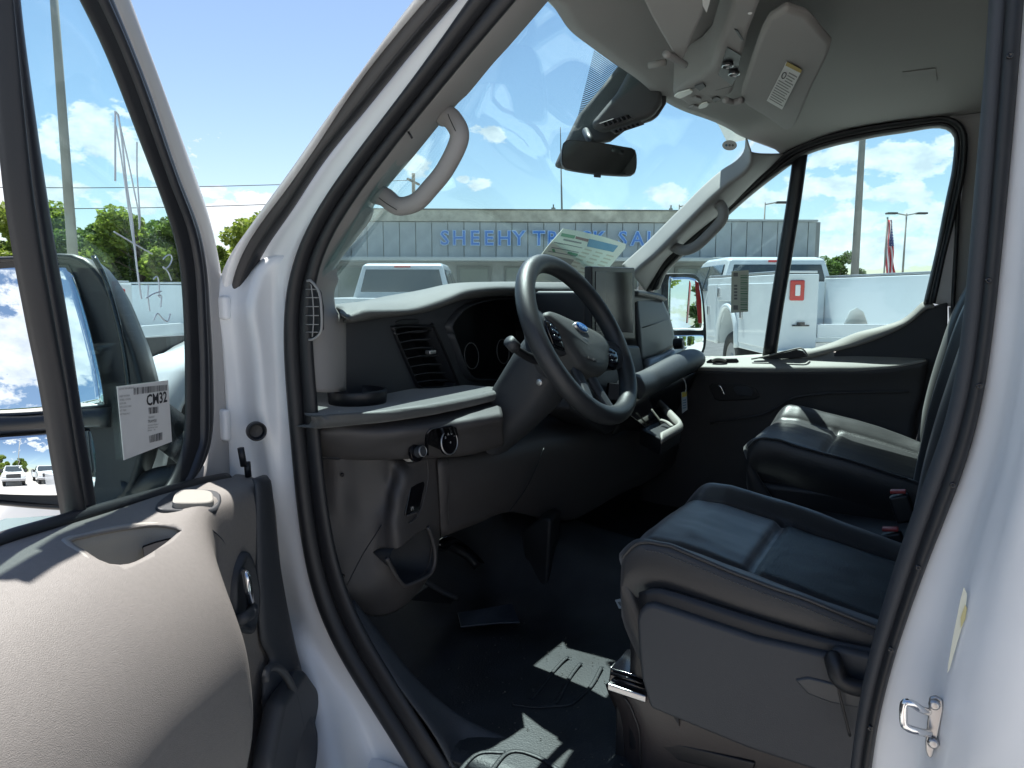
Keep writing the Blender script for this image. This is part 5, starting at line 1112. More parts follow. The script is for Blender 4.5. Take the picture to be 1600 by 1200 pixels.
# ---- seats
def seat(name, x0, x1, y1, label, detail=True, BY=-.062, bol=.030, tilt=.018):
    W_ = x1-x0
    def top(x, y):
        t = (x-x0)/W_
        z = 1.083+(y-.34)*.205 if y < .34 else 1.083+.012*(1-math.cos((y-.34)/.11*1.2))
        z += .012*math.exp(-((t-.0)/.09)**2)                              # outer welt
        z -= tilt*t
        z += mathutils.noise.noise(Vector((x*11, y*7, 3)))*.0035+mathutils.noise.noise(Vector((x*34, y*20, 9)))*.0012
        z += (bol*math.exp(-((t-.88)/.085)**2)+.010*math.exp(-((t-.02)/.10)**2))*(1-ss(.37, .45, y))*(.55+.45*ss(-.1, .15, y))
        z += .006*math.sin(math.pi*min(1, max(0, (t-.15)/.62)))           # puffed insert
        z -= .009*math.exp(-((t-.155)/.012)**2)*(1-ss(.38, .40, y))+.009*math.exp(-((t-.775)/.012)**2)
        if .155 < t < .775: z -= .011*math.exp(-((y-.222)/.009)**2)
        if t > .96: z -= .10*((t-.96)/.04)**2*.5
        if y > .385: z -= .030*((y-.385)/.04)**2
        return z
    nx, ny = 72, 84; vs = []
    FR = .425; ysq = [FR-(FR+.17)*i/(ny-1) for i in range(ny)]
    def rc(x, y):                                        # rounded front corners in plan
        t = min(x-x0, x1-x); k = max(0, 1-t/.045); return y-.020*k*k*ss(.2, FR, y)
    rows = []
    for k, (dz, dy) in enumerate(((-.17, -.10), (-.13, -.07), (-.09, -.042), (-.055, -.020), (-.028, -.006), (-.010, .0))):
        rows.append([Vector((x0+W_*j/(nx-1), rc(x0+W_*j/(nx-1), FR)+dy, top(x0+W_*j/(nx-1), FR)+dz)) for j in range(nx)])
    for y in ysq: rows.append([Vector((x0+W_*j/(nx-1), rc(x0+W_*j/(nx-1), y), top(x0+W_*j/(nx-1), y))) for j in range(nx)])
    rr = []
    for r_ in rows:
        a, b = r_[0], r_[-1]
        pre = [Vector((a.x+.03, a.y, a.z-.13)), Vector((a.x-.002, a.y, a.z-.09)), Vector((a.x-.010, a.y, a.z-.045)), Vector((a.x-.008, a.y, a.z-.010)), Vector((a.x-.004, a.y, a.z-.003))]
        post = [Vector((b.x+.010, b.y, b.z-.03)), Vector((b.x+.004, b.y, b.z-.12))]
        rr.append(pre+r_+post)
    vs = [v for r_ in rr for v in r_]
    s_ = mk(name, vs, grid_faces(len(rr), len(rr[0])), [M['vinyl'], M['cloth']], van, smooth=True, label=label)
    nc = len(rr[0])-1
    for i, p in enumerate(s_.data.polygons):
        r_, c_ = divmod(i, nc); x = x0+W_*(c_-5)/(nx-1); t = (x-x0)/W_; y = rr[r_][0].y
        if .155 < t < .775 and y < .222: p.material_index = 1
    # welt and stitching
    wl = [Vector((x0-.004, rc(x0, y), top(x0, y)+.0005)) for y in ysq[:60:3]]
    tube('welt', wl, .0028, M['vinyl'], s_, n=60, k=8)
    if detail:
        st_ = []
        for i in range(95):
            y = FR-.06-i*.0055; z = top(x0, y)-.011; st_.append(tubeg([Vector((x0-.0095, y, z)), Vector((x0-.0095, y-.0034, z-.0007))], .0012, k=4))
        o = mk('stitching', *join(st_), mat('grey_thread', (.07, .073, .078), .8), s_); tag(o, kind='stuff')
    # backrest
    bk_ = []
    for z, yc, dd in ((.98, .0, .0), (1.08, -.015, .005), (1.2, -.035, .01), (1.32, -.06, .012), (1.45, -.09, .010), (1.58, -.125, .004), (1.68, -.15, -.004), (1.72, -.175, -.02)):
        row = []
        for t, dep, fw in ((0, .10, 0), (.0, .03, .035), (.03, 0, .058), (.10, 0, .052), (.17, 0, .010), (.5, 0, .016), (.80, 0, .010), (.88, 0, .052), (.97, 0, .058), (1, .03, .035), (1, .10, 0)):
            w2 = W_*(1-.10*max(0, (z-1.4)/.32)); row.append(Vector((x0+W_/2+(t-.5)*w2, yc+BY+fw*(1-.5*max(0, (z-1.45)/.27))-dep+dd, z)))
        bk_.append(row)
    surf('backrest', bk_, M['vinyl'], s_, 50, 40, solid=.02)
    hr = surf('headrest', [[(x0+W_*a, -.19, 1.75) for a in (.25, .5, .75)], [(x0+W_*a, -.15, 1.80) for a in (.24, .5, .76)], [(x0+W_*a, -.16, 1.92) for a in (.26, .5, .74)], [(x0+W_*a, -.20, 1.95) for a in (.3, .5, .7)]], M['vinyl'], s_, 14, 14, solid=.05)
    return s_
ds = seat('driver_seat', 1.090, 1.600, 0, 'black vinyl driver seat with a perforated insert')
ps = seat('passenger_seat', 2.045, 2.600, 0, 'black vinyl passenger seat, its far bolster in the sun', False, bol=.046, tilt=.0)
sc_ = slab('seat_side_cover', at('994,968 998,956 1006,947 1020,944 1040,950 1182,998 1298,1024 1420,1050 1440,1260 1200,1182 1167,1171 1015,1108 1001,1060 997,1020', X=1.055), (.03, 0, 0), M['dash'], ds, .008, seg=4)
surf('seat_skirt', [[ray(x, y, X=1.075) for x, y in PX('1000,925 1025,918 1060,926 1182,965 1298,998 1400,1018')], [ray(x, y, X=1.07) for x, y in PX('1000,958 1025,948 1060,960 1182,1004 1298,1028 1400,1048')]], M['black'], ds, 20, 4, solid=.01)
slab('seat_box', [(1.10, .40, .72), (1.10, -.3, .72), (1.58, -.3, .72), (1.58, .40, .72)], (0, 0, .24), M['black'], ds, .02)
lv = tube('recline_lever', [ray(1300, 1028, X=1.045), ray(1304, 1040, X=1.035), ray(1312, 1062, X=1.03), ray(1335, 1074, X=1.03), ray(1380, 1080, X=1.035)], lambda t: .011, M['black'], ds, n=24, k=10, flat=1.4)
slab('lever_housing', at('1296,1018 1310,1014 1400,1036 1400,1086 1335,1078 1312,1060', X=1.047), (.02, 0, 0), M['dash'], ds, .006)
slab('lever_recess', at('1240,1062 1262,1058 1400,1092 1400,1118 1300,1100 1262,1086', X=1.052), (.01, 0, 0), mat('recess_plastic', (.035, .04, .047), .4), ds, .004)
tube('strap', [ray(1305, 1050, X=1.04), ray(1312, 1085, X=1.04), ray(1318, 1110, X=1.04), ray(1328, 1150, X=1.043)], .002, M['black'], ds, n=14, k=6)
pb = surf('seat_pedestal', [at('948,1068 952,1080 960,1098 968,1120 971,1150 973,1200 973,1250', X=1.13), at('966,1072 975,1084 984,1100 992,1122 998,1150 1000,1200 1000,1250', X=1.10), at('1015,1085 1022,1100 1030,1115 1036,1130 1038,1160 1040,1200 1040,1250', X=1.095), at('1180,1130 1182,1145 1185,1160 1188,1180 1190,1200 1192,1230 1195,1280', X=1.10), at('1420,1180 1420,1200 1420,1220 1420,1240 1420,1260 1420,1290 1420,1330', X=1.10)], mat('pedestal_brown_black', (.035, .030, .031), .35, bump=.15, bscale=300), van, 30, 24, solid=.006, label='dark painted pedestal under the driver seat')
slab('pedestal_front', [(1.12, .425, .70), (1.58, .425, .70), (1.58, .425, .86), (1.12, .425, .86)], (0, -.02, 0), M['black'], pb, .004)
tube('pedestal_edge', at('974,1088 984,1102 992,1122 998,1140 1000,1170 999,1210', X=1.094), .0018, M['black'], pb, k=6, n=24)
slab('pedestal_slot', at('1030,1165 1060,1163 1180,1192 1175,1215 1060,1190', X=1.092), (.01, 0, 0), M['black'], pb, .003)
for i, (a, b) in enumerate((((949, 1068), (1009, 1088)), ((953, 1042), (1006, 1056)), ((972, 1034), (1002, 1040)))):
    p, q = ray(*a, X=1.085+.03*i), ray(*b, X=1.085+.03*i)
    slab('seat_rail', [p, q, q+Vector((0, 0, -.012)), p+Vector((0, 0, -.012))], (.02, 0, 0), M['zinc'] if i < 2 else M['gloss'], ds, .002)
for a, b in (((955, 1052), (1006, 1068)), ((960, 1060), (1008, 1076))):
    tube('rail_channel', [ray(*a, X=1.095), ray(*b, X=1.095)], .003, M['gloss'], ds, k=8)
slab('rail_body', at('953,1044 1010,1060 1012,1092 950,1070', X=1.10), (.08, 0, 0), M['gloss'], ds, .003)
slab('seat_box', [(2.06, .40, .72), (2.06, -.3, .72), (2.58, -.3, .72), (2.58, .40, .72)], (0, 0, .26), M['black'], ps, .02)
# buckles between the seats
for (x, y, XX), lab in (((1408, 772, 1.74), 'red seat belt buckle beside the passenger seat'), ((1396, 831, 1.655), 'red seat belt buckle behind the driver cushion')):
    p = ray(x, y, X=XX); b_ = box('seat_belt_buckle', p+Vector((0, -.005, -.03)), (.026, .040, .06), M['black'], van, Matrix.Rotation(R(-20), 3, 'X'), .006, lab)
    box('release_button', p+Vector((-.004, .006, .006)), (.018, .030, .007), M['red'], b_, Matrix.Rotation(R(-8), 3, 'X'), .002)
slab('seat_console', [(1.70, .28, .78), (1.98, .28, .78), (1.98, -.3, .78), (1.70, -.3, .78)], (0, 0, .17), M['black'], van, .03)
# ---- passenger door, closed
PXX = 2.66
pd_o = '1006,458 1020,432 1040,404 1062,383 1085,362 1110,342 1135,323 1160,300 1190,270 1225,238 1260,222 1300,208 1340,199 1375,193 1420,187 1455,183 1478,181 1495,187 1507,198 1512,214 1510,262 1500,310 1488,360 1478,400 1462,474'
pd_i = '1030,452 1040,428 1058,408 1078,390 1098,374 1120,353 1145,330 1170,308 1200,284 1238,256 1265,240 1300,229 1340,220 1375,213 1415,207 1450,201 1468,200 1480,203 1487,209 1491,221 1487,265 1477,314 1468,360 1460,400 1442,476'
pm_ = [a.lerp(b, .5) for a, b in zip(cr(at(pd_o, X=PXX), 80), cr(at(pd_i, X=PXX), 80))]
pdoor = ribbon('passenger_door', pm_, at(pd_i, X=PXX+.01), M['black'], van, (-.012, 0, 0), n=90, label='closed passenger door with pale armrest ledge')
ribbon('window_seal', at(pd_o, X=PXX-.01), pm_, M['rubber'], pdoor, (-.014, 0, 0), n=90)
tube('seal_line', [p+Vector((-.013, 0, 0)) for p in pm_], .0016, M['gasket'], pdoor, n=100, k=6)
slab('passenger_glass', at('1015,470 1035,425 1095,372 1240,250 1300,222 1455,195 1492,205 1494,225 1462,400 1440,490 1262,560 1060,580', X=PXX+.025), (.004, 0, 0), M['dglass'], pdoor, 0)
ribbon('divider_bar', at('1238,250 1228,320 1215,400 1203,475 1191,556', X=PXX+.012), at('1262,240 1251,320 1238,400 1225,475 1213,556', X=PXX+.012), M['barblack'], pdoor, (-.010, 0, 0), n=16, pw=.4)
slab('door_outer', [(2.80, -.08, .5), (2.80, 1.05, .5), (2.80, 1.05, 1.16), (2.80, .6, 1.22), (2.80, -.08, 1.25)], (.03, 0, 0), M['paint'], pdoor, .01)
# panel
pw_ = surf('door_card', [at('1010,560 1092,575 1187,576 1300,577 1375,576 1431,568 1450,562', X=2.62), at('1000,600 1092,600 1187,602 1300,604 1375,600 1431,592 1446,586', X=2.635), at('1000,640 1092,640 1187,640 1300,640 1375,636 1420,630 1440,620', X=2.64), at('1000,700 1092,690 1187,680 1300,676 1375,672 1410,668 1430,665', X=2.64), at('1000,820 1092,800 1187,790 1300,780 1375,770 1410,765 1430,760', X=2.62)], M['dash2'], pdoor, 40, 24, solid=.01)
slab('upper_shield', at('1300,560 1307,547 1337,540 1412,510 1442,486 1459,478 1481,472 1480,540 1472,580 1458,615 1445,645 1430,690 1420,700 1400,640 1440,600', X=2.665), (.02, 0, 0), M['dash'], pdoor, .006)
lg = surf('armrest_ledge', [at('1085,560 1120,558 1200,553 1228,548 1262,545 1307,546 1345,548 1400,553 1446,560', X=2.70), at('1090,568 1125,567 1187,566 1228,565 1262,564 1307,563 1345,562 1400,562 1446,562', X=2.65), at('1091,574 1125,575 1187,576 1228,576 1262,576 1307,576 1345,576 1400,572 1447,563', X=2.615), at('1091,582 1125,583 1187,584 1228,584 1262,584 1307,583 1345,582 1400,577 1447,566', X=2.625)], M['ledge'], pdoor, 50, 16, solid=.003)
ribbon('sweep', at('1205,556 1262,546 1300,535 1337,520 1372,511 1405,501 1425,487 1438,474 1448,470 1459,477', X=2.69), at('1260,560 1300,549 1320,544 1340,539 1375,527 1412,510 1430,497 1442,486 1450,481 1460,480', X=2.655), M['ledge'], lg, (-.008, 0, .006), n=50, k=9)
slab('pull_shade_slab', at('1176,560 1200,557 1245,546 1254,548 1262,557 1240,560 1215,561', X=2.652), (.01, 0, .0), M['black'], lg, .002)  # flat slab, its black stands in for the shade of a recess
tube('pull_rim', at('1174,561 1200,556 1245,545 1256,547 1264,559', X=2.648), .003, M['ledge'], lg, k=8, n=24)
slab('switch_pod', at('1103,565 1110,561 1150,560 1154,564 1146,568 1106,569', X=2.648), (.01, 0, 0), M['black'], lg, .002)
tube('switch_cap', at('1113,564 1120,561 1130,562 1134,565', X=2.642), .006, M['ledge'], lg, k=8, n=12)
hb_ = at('1107,604 1112,598 1165,600 1182,608 1188,619 1180,624 1125,627 1116,624', X=2.628)
hbz = slab('latch_bezel', hb_, (.008, 0, 0), M['black'], pdoor, .003)
tube('latch_handle', at('1122,604 1126,604 1132,617', X=2.622), .004, M['chrome'], hbz, k=8, n=12)
slab('pull_handle', at('1145,607 1150,604 1168,604 1178,612 1174,620 1152,618', X=2.625), (.01, 0, 0), M['dash'], hbz, .003)
tube('card_crease', at('1110,662 1150,655 1190,648 1215,636 1240,622 1290,615 1350,613 1420,612', X=2.628), .004, M['dash2'], pdoor, k=8, n=40)
ribbon('door_edge_line', at('1482,480 1484,530 1478,560 1462,610 1450,645 1436,690 1426,720', X=2.64), at('1486,480 1488,530 1482,562 1466,612 1453,648 1440,690 1430,720', X=2.64), M['trim'], pdoor, (-.004, 0, 0), n=30)
surf('frame_inner', [at('1500,262 1490,330 1474,400 1457,474', X=2.675), at('1508,262 1502,330 1496,400 1488,480', X=2.68)], M['paint_in'], pdoor, 14, 4, solid=.004)
# barcode sheet on the passenger quarter glass
gs_ = slab('glass_sticker', at('1143,424 1170,422 1169,487 1142,489', X=PXX+.022), (.0006, 0, 0), M['sticky'], pdoor, 0, label='cream barcode sheet on the passenger quarter glass')
Pq = lambda x, y: ray(x, y, X=PXX+.0213)
v = []; f = []
for i in range(20):
    y = 430+i*2.8; h_ = (1.0, 1.6, .8)[i % 3]; o_ = len(v); v += [Pq(1157, y), Pq(1168, y-.3), Pq(1168, y+h_-.3), Pq(1157, y+h_)]; f.append((o_, o_+1, o_+2, o_+3))
mk('print_bars', v, f, M['inkgreen'], gs_)
for a, b in ((426, 432), (477, 484)): slab('print_block', [Pq(1146, a), Pq(1153, a), Pq(1153, b), Pq(1146, b)], (-.0003, 0, 0), M['inkgrey'], gs_, 0)
for i in range(5): slab('print_mark', [Pq(1147, 445+i*5), Pq(1152, 445+i*5), Pq(1152, 448+i*5), Pq(1147, 448+i*5)], (-.0003, 0, 0), M['inkgrey'], gs_, 0)
# exterior mirror beyond it
PMD = 3.05
def pmr(x, y, d=0): return ray(x, y, D=PMD+d)
po_ = PX('1034,432 1040,427 1060,426 1085,427 1094,434 1100,460 1104,500 1105,530 1102,548 1094,558 1070,562 1044,560 1034,545')
hb = cr([pmr(*q) for q in po_], 48, True); hc = sum(hb, Vector())/48
ring2 = lambda k, e: [hc+(p-hc)*k+FW*.14*e for p in hb]
pmh = mk('mirror_housing', ring2(.93, .06)+ring2(.96, 0)+ring2(1, .1)+ring2(1, .6)+ring2(.8, 1.1)+ring2(.02, 1.3), grid_faces(6, 48, cc_=True), M['black'], pdoor, smooth=True)
mk('housing_face', ring2(.95, .04)+ring2(.88, .06)+ring2(.02, .06), grid_faces(3, 48, cc_=True), M['black'], pmh)
_mh, _MD = mh, MD
mh = pmh; MD = PMD
mirror_pane('mirror_glass', PX('1046,438 1050,434 1070,433 1086,436 1092,444 1097,470 1099,500 1099,512 1097,516 1070,516 1048,516 1045,508'), (.16, -.99, .035), dd=-.06)
mirror_pane('convex_mirror', PX('1048,526 1070,524 1097,524 1099,530 1097,545 1090,552 1064,553 1050,550 1047,540'), (.2, -.98, -.01), curve=.010, dd=-.06)
slab('red_strip', [pmr(x, y, -.075) for x, y in PX('1086,438 1092,442 1096,470 1097,505 1091,505 1088,470')], FW*.004, M['glossred'], mh, .001)  # narrow glossy red strip along the right edge of the mirror
mh, MD = _mh, _MD
tube('mirror_arm', [pmr(1040, 545, .02), ray(1020, 560, X=2.86), ray(1005, 565, X=2.80)], .03, M['black'], pmh, n=10, k=10)
# passenger windshield pillar trim, handle, rear trims
G_ = '1166,214 1163,236 1150,252 1127,267 1098,292 1070,320 1040,350 1010,380 990,398 972,414'
RG = '1172,232 1170,252 1158,268 1137,283 1109,307 1081,335 1051,365 1021,395 1001,412 984,428'
ptr = surf('windshield_pillar_trim', [at(G_, X=2.55), at(RG, X=2.49), at('1177,238 1176,257 1164,273 1144,287 1116,311 1088,339 1058,369 1028,399 1007,416 990,432', X=2.492), at('1203,240 1190,262 1175,280 1155,298 1130,321 1104,342 1078,364 1050,388 1026,408 1000,444', X=2.57), at('1225,240 1202,262 1182,280 1162,300 1137,325 1112,344 1087,364 1062,386 1038,408 1008,456', X=2.645)], M['trim'], van, 50, 26, solid=.004, label='pale pillar trim on the passenger side of the windshield')
tube('grab_handle', [ray(1110, 325, X=2.57), ray(1122, 318, X=2.54), ray(1130, 330, X=2.53), ray(1127, 345, X=2.53), ray(1108, 366, X=2.53), ray(1088, 384, X=2.53), ray(1070, 391, X=2.535), ray(1054, 386, X=2.56), ray(1048, 378, X=2.59)], .0185, M['trim'], van, n=50, k=14, ref=(1, 0, 0), label='grey grab handle on the passenger windshield pillar')
surf('rear_pillar_trim', [at('1470,186 1507,200 1508,262 1500,330 1494,400 1488,478', X=2.67), at('1530,170 1532,200 1532,262 1530,330 1524,400 1515,478', X=2.66), at('1600,160 1600,200 1600,262 1600,330 1600,400 1600,478', X=2.64)], M['trim'], van, 20, 8, solid=.004)
surf('rear_pillar_lower', [at('1488,478 1488,540 1478,600 1456,660 1436,720', X=2.675), at('1600,478 1600,540 1600,600 1600,660 1600,720', X=2.65)], M['dash'], van, 14, 4, solid=.004)
tube('pillar_seal', at('1500,250 1497,320 1493,400 1489,478 1489,530 1480,565 1462,615 1448,660', X=2.655), .006, M['rubber'], van, n=40, k=8)
bl_ = tube('belt_guide', at('1508,503 1492,502 1490,512 1493,518', X=2.60), .003, M['chrome'], van, n=16, k=8)
slab('cab_side_trim', [(2.70, -.15, .7), (2.70, -.62, .7), (2.70, -.62, 2.02), (2.70, -.15, 2.02)], (.02, 0, 0), M['dash'], van, .002)
# ---- headliner, console, visors
hd = [[ray(866, 0, X=1.10), ray(897, 43, Z=1.975), ray(929, 69, Z=1.985), ray(969, 98, Z=2.0), ray(1003, 122, Z=2.01), ray(1035, 150, Z=2.015), ray(1070, 170, Z=2.01), ray(1116, 187, Z=2.0), ray(1145, 201, Z=1.99), ray(1166, 214, X=2.54), ray(1225, 238, X=2.655)]]
hd[0].insert(0, ray(820, -20, X=.975))
e0 = hd[0]; xs_ = [p.x for p in e0]
def ez(x, y): t = (x-.97)/1.70; return 1.965+.115*math.sin(math.pi*min(1, max(0, t)))**.55+.05*ss(.5, -.2, y)
pe = [ray(1300, 208, X=2.655), ray(1375, 192, X=2.66), ray(1470, 181, X=2.66)]
def hrow(y, end):
    r_ = [Vector((x, y, ez(x, y))) for x in xs_[:-1]]; r_[0].z = 1.90+.10*ss(.6, -.1, y); return r_+[end]
hd0 = [p+Vector((0, .015, .025)) for p in e0]
rows = [hd0, e0, [p.lerp(Vector((p.x, .42, ez(p.x, .45)-.02)), .45) if 0 < i < 11 else p for i, p in enumerate(e0)], hrow(.36, pe[0]), hrow(.20, pe[1]), hrow(0, pe[2]), hrow(-.25, Vector((2.67, -.25, 2.03))), hrow(-.6, Vector((2.68, -.6, 2.04)))]
hl = surf('headliner', rows, M['head'], van, 60, 50, solid=.01)
con = slab('overhead_console', [ray(x, y, Z=1.955) for x, y in PX('1050,149 1060,156 1084,172 1128,158 1145,146 1153,118 1168,57 1188,5 1200,-40 1150,-40 1142,20 1125,62 1110,106 1093,123 1070,134')], (.0, .0, .09), M['head'], van, .012, seg=4)
cz = 1.9535
def con_s(name, s, m, h=.004, bev=.0012, par=con): return slab(name, [ray(x, y, Z=cz) for x, y in PX(s)], (0, 0, -h), m, par, bev)
lensm = mat('lamp_lens', (.62, .62, .56), .25)
con_s('map_lamp', '1053,148 1058,144 1078,138 1083,140 1080,144 1062,152', lensm)
con_s('map_lamp', '1090,166 1096,160 1105,158 1108,160 1104,165 1094,168', lensm)
con_s('microphone_grille', '1085,133 1098,128 1103,133 1093,140', M['gasket'])
con_s('microphone_grille', '1112,153 1120,149 1126,152 1118,158', M['gasket'])
con_s('lamp_button', '1080,151 1088,149 1096,152 1094,156 1084,156', M['trim'])
con_s('lamp_button', '1076,166 1084,163 1092,165 1086,170', M['trim'])
for x, y in ((1066, 142), (1118, 141)): con_s('seam', '%g,%g %g,%g %g,%g' % (x, y, x+26, y-7, x+26.5, y-6.2), M['black'], .0005, 0)
dk = con_s('control_dial_panel', '1136,72 1158,86 1152,118 1144,133 1122,116', M['black'], .002)
for x, y in ((1137, 100), (1147, 113)):
    lathe('dial', ray(x, y, Z=cz-.004), (0, 0, -1), [(.011, -.001), (.0105, .004), (.001, .005)], M['black'], dk, k=24)
    lathe('dial_ring', ray(x, y, Z=cz-.004), (0, 0, -1), [(.0108, .003), (.0116, .0045), (.0106, .006), (.0098, .005)], M['chrome'], dk, k=24, closed=True)
con_s('coat_slot', '1147,44 1153,46 1163,62 1158,61', M['black'], .002)
def visor(name, pts, zz, ext, label):
    return slab(name, [ray(x, y, Z=zz) for x, y in PX(pts)], ext, M['head'], van, .012, label, rnd=36, seg=4)
pv = visor('sun_visor', '1158,152 1164,128 1180,80 1196,40 1216,20 1240,18 1262,28 1290,60 1299,72 1290,96 1268,140 1250,182 1240,200 1226,205 1214,196 1190,180 1166,166', 1.945, (0, 0, .018), 'grey passenger sun visor with a warning label')
vl = slab('visor_label', [ray(x, y, Z=1.9425) for x, y in PX('1229,96 1253,109 1222,171 1198,157')], (0, 0, -.0008), M['paper'], pv, 0, label='white airbag warning label with a yellow band')
slab('yellow_band', [ray(x, y, Z=1.9415) for x, y in PX('1230,96 1253,109 1251,114 1227,102')], (0, 0, -.0004), mat('ink_ochre', (.42, .30, .05), .7), vl, 0)
def vq(a, b):                                            # a across 0..1, b down 0..1
    A, B, C_, D_ = [ray(x, y, Z=1.9414) for x, y in PX('1229,96 1253,109 1222,171 1198,157')]
    return A.lerp(B, a).lerp(D_.lerp(C_, a), b)
for i in range(13):
    b0 = .16+i*.062; a0 = .40 if i < 4 else .08
    slab('print_line', [vq(a0, b0), vq(.94-(i % 3)*.07, b0), vq(.94-(i % 3)*.07, b0+.022), vq(a0, b0+.022)], (0, 0, -.0002), M['inkgrey'], vl, 0)
tube('warning_symbol', [vq(.22+.10*math.cos(a), .27+.07*math.sin(a)) for a in [i*math.pi/6 for i in range(12)]], .0012, M['ink'], vl, n=24, k=5, closed=True)
tube('visor_hinge', [ray(1133, 156, Z=1.94), ray(1145, 160, Z=1.94), ray(1160, 156, Z=1.94)], .008, M['trim'], pv, k=10, n=12)
dv = visor('sun_visor', '1003,-6 1012,18 1025,42 1038,64 1050,84 1058,94 1066,96 1072,88 1082,60 1096,30 1108,-2 1120,-40 1060,-70 1000,-60', 1.935, (0, 0, .018), 'grey driver sun visor folded against the ceiling')
v1 = slab('visor_label', [ray(x, y, Z=1.9325) for x, y in PX('1096,-20 1114,-18 1108,6 1104,19 1098,8')], (0, 0, -.0008), M['paper'], dv, 0)
tube('visor_hinge', [ray(1040, 84, Z=1.93), ray(1052, 90, Z=1.93), ray(1070, 101, Z=1.935)], .007, M['trim'], dv, k=10, n=12)
tube('visor_clip', [ray(1014, 102, Z=1.965), ray(1040, 97, Z=1.965)], .007, M['head'], hl, k=10, n=8)
slab('ceiling_plate', [hit(x, y) for x, y in PX('1410,112 1462,106 1464,126 1412,134')], (0, 0, -.0015), M['head'], hl, .0006)
lathe('ceiling_stud', ray(1172, 20, Z=1.948), (0, 0, -1), [(.004, 0), (.003, .002), (.001, .002)], M['white'], con, k=8)
# ---- windshield camera housing, mirror, dot band, sticker
M_h = M['housing']
mb = slab('camera_housing', [ray(x, y, D=1.98) for x, y in PX('969,98 1012,122 1035,150 1034,168 1020,190 990,200 975,206 951,224 920,230 905,262 883,267 863,263 880,225 900,184 938,138')], -FW*.03+Vector((0, -.01, 0)), M_h, van, .012, seg=4)
slab('housing_bulge', [ray(x, y, D=1.93) for x, y in PX('985,108 1012,124 1033,150 1032,168 1018,188 970,203 940,212 920,200 962,150')], -FW*.035, M_h, mb, .018, seg=5)
gr_ = slab('louvre', [ray(x, y, D=1.888) for x, y in PX('935,194 978,179 992,186 948,202')], -FW*.006, M['gasket'], mb, .002)
slab('louvre', [ray(x, y, D=1.888) for x, y in PX('953,205 1000,190 1007,195 962,210')], -FW*.006, M['gasket'], mb, .002)
for i in range(6):
    x = 942+i*7.2; y = 192-i*2.3; slab('louvre_slot', [ray(x, y, D=1.8805), ray(x+4, y-1.3, D=1.8805), ray(x+8, y+4, D=1.8805), ray(x+3.5, y+6, D=1.8805)], -FW*.001, M['gloss'], gr_, 0)
for i in range(6):
    x = 960+i*6.6; y = 204-i*2.1; slab('louvre_slot', [ray(x, y, D=1.8805), ray(x+3.6, y-1.2, D=1.8805), ray(x+6, y+2, D=1.8805), ray(x+2.6, y+3.4, D=1.8805)], -FW*.001, M['gloss'], gr_, 0)
mo = PX('884,219 900,219 940,223 975,229 990,232 995,240 995,262 990,271 975,273 930,270 890,264 880,260 877,250 879,226')
rh = cr([ray(x, y, D=1.80) for x, y in mo], 44, True); rc = sum(rh, Vector())/44
rg = lambda k, e: [rc+(p-rc)*k+FW*e for p in rh]
rvm = mk('rear_view_mirror', rg(.965, .001)+rg(.985, -.001)+rg(1, .004)+rg(1, .018)+rg(.8, .032)+rg(.02, .036), grid_faces(6, 44, cc_=True), M['black'], van, smooth=True)
mk('mirror_glass', rg(.966, .0012)+rg(.02, .0012), grid_faces(2, 44, cc_=True), mat('dimming_mirror', (.25, .27, .28), .02, 1), rvm)
tube('mirror_stem', [ray(925, 225, D=1.83), ray(915, 205, D=1.90)], .010, M['black'], rvm, k=10, n=8)
slab('dipping_tab', [ray(x, y, D=1.80) for x, y in PX('928,270 939,270 939,277 928,276')], FW*.006, M['black'], rvm, .001)
v = []; f = []
TL, TR_, BL = Vector((930, 70, 0)), Vector((968, 99, 0)), Vector((902, 184, 0))
for i in range(38):
    t = i/38; a = TL.lerp(BL, t); b = TR_.lerp(Vector((905, 180, 0)), t**1.05); o_ = len(v)
    h_ = 1.7
    v += [ray(a.x, a.y, D=1.99), ray(b.x, b.y, D=1.99), ray(b.x, b.y+h_, D=1.99), ray(a.x, a.y+h_, D=1.99)]; f.append((o_, o_+1, o_+2, o_+3))
db = mk('dotted_shade_band', v, f, M['gasket'], van); tag(db, kind='stuff')
stk = slab('inspection_sticker', [ray(1140+11.5*math.cos(a), 227+8*math.sin(a), D=2.3) for a in [i*math.pi/12 for i in range(24)]], FW*.0008, M['paper'], van, 0, label='small round white sticker in the upper corner of the windshield')
for dx in (-5, 0, 5): slab('print_dot', [ray(1140+dx+2*math.cos(a), 227+2*math.sin(a), D=2.2985) for a in [i*math.pi/4 for i in range(8)]], FW*.0003, M['inkblue'] if dx < 0 else M['inkgrey'], stk, 0)
# ---- window price sheet standing on the dashboard
PY = 1.06
def pq(x, y, d=0): return ray(x, y, Y=PY+d)
sheet_ = tag(slab('price_sheet', [pq(*q) for q in PX('880,357 905,361 940,369 978,381 977,388 950,420 925,450 918,470 850,470 826,425 838,408 858,382')], (0, .001, 0), M['sticky'], None, 0), 'cream price sheet with a green header propped on the dash behind the steering wheel', 'paper sheet')
def pb_(name, s, m, d=-.001): return slab(name, [pq(x, y, d) for x, y in PX(s)], (0, -.0004, 0), m, sheet_, 0)
pb_('header_block', '878,364 899,368 897,373 876,369', M['inkgreen']); pb_('header_bar', '900,369 920,374 918,378 899,373', mat('ink_maroon', (.25, .13, .12), .7))
pb_('blue_block', '921,373 966,384 958,394 917,385', M['inkblue']); pb_('grey_block', '851,396 868,400 897,406 890,416 870,412 845,404', mat('ink_light_grey', (.30, .29, .24), .7))
for i, s in enumerate(('866,378 888,382 910,387 909,388 888,383.4 865,379.2', '862,386 885,390 904,394 904,395 885,391.2 861,387', '857,392 880,396 900,400 900,401 879,397 856,393')): pb_('rule', s, M['inkgrey'])
rd = random.Random(3)
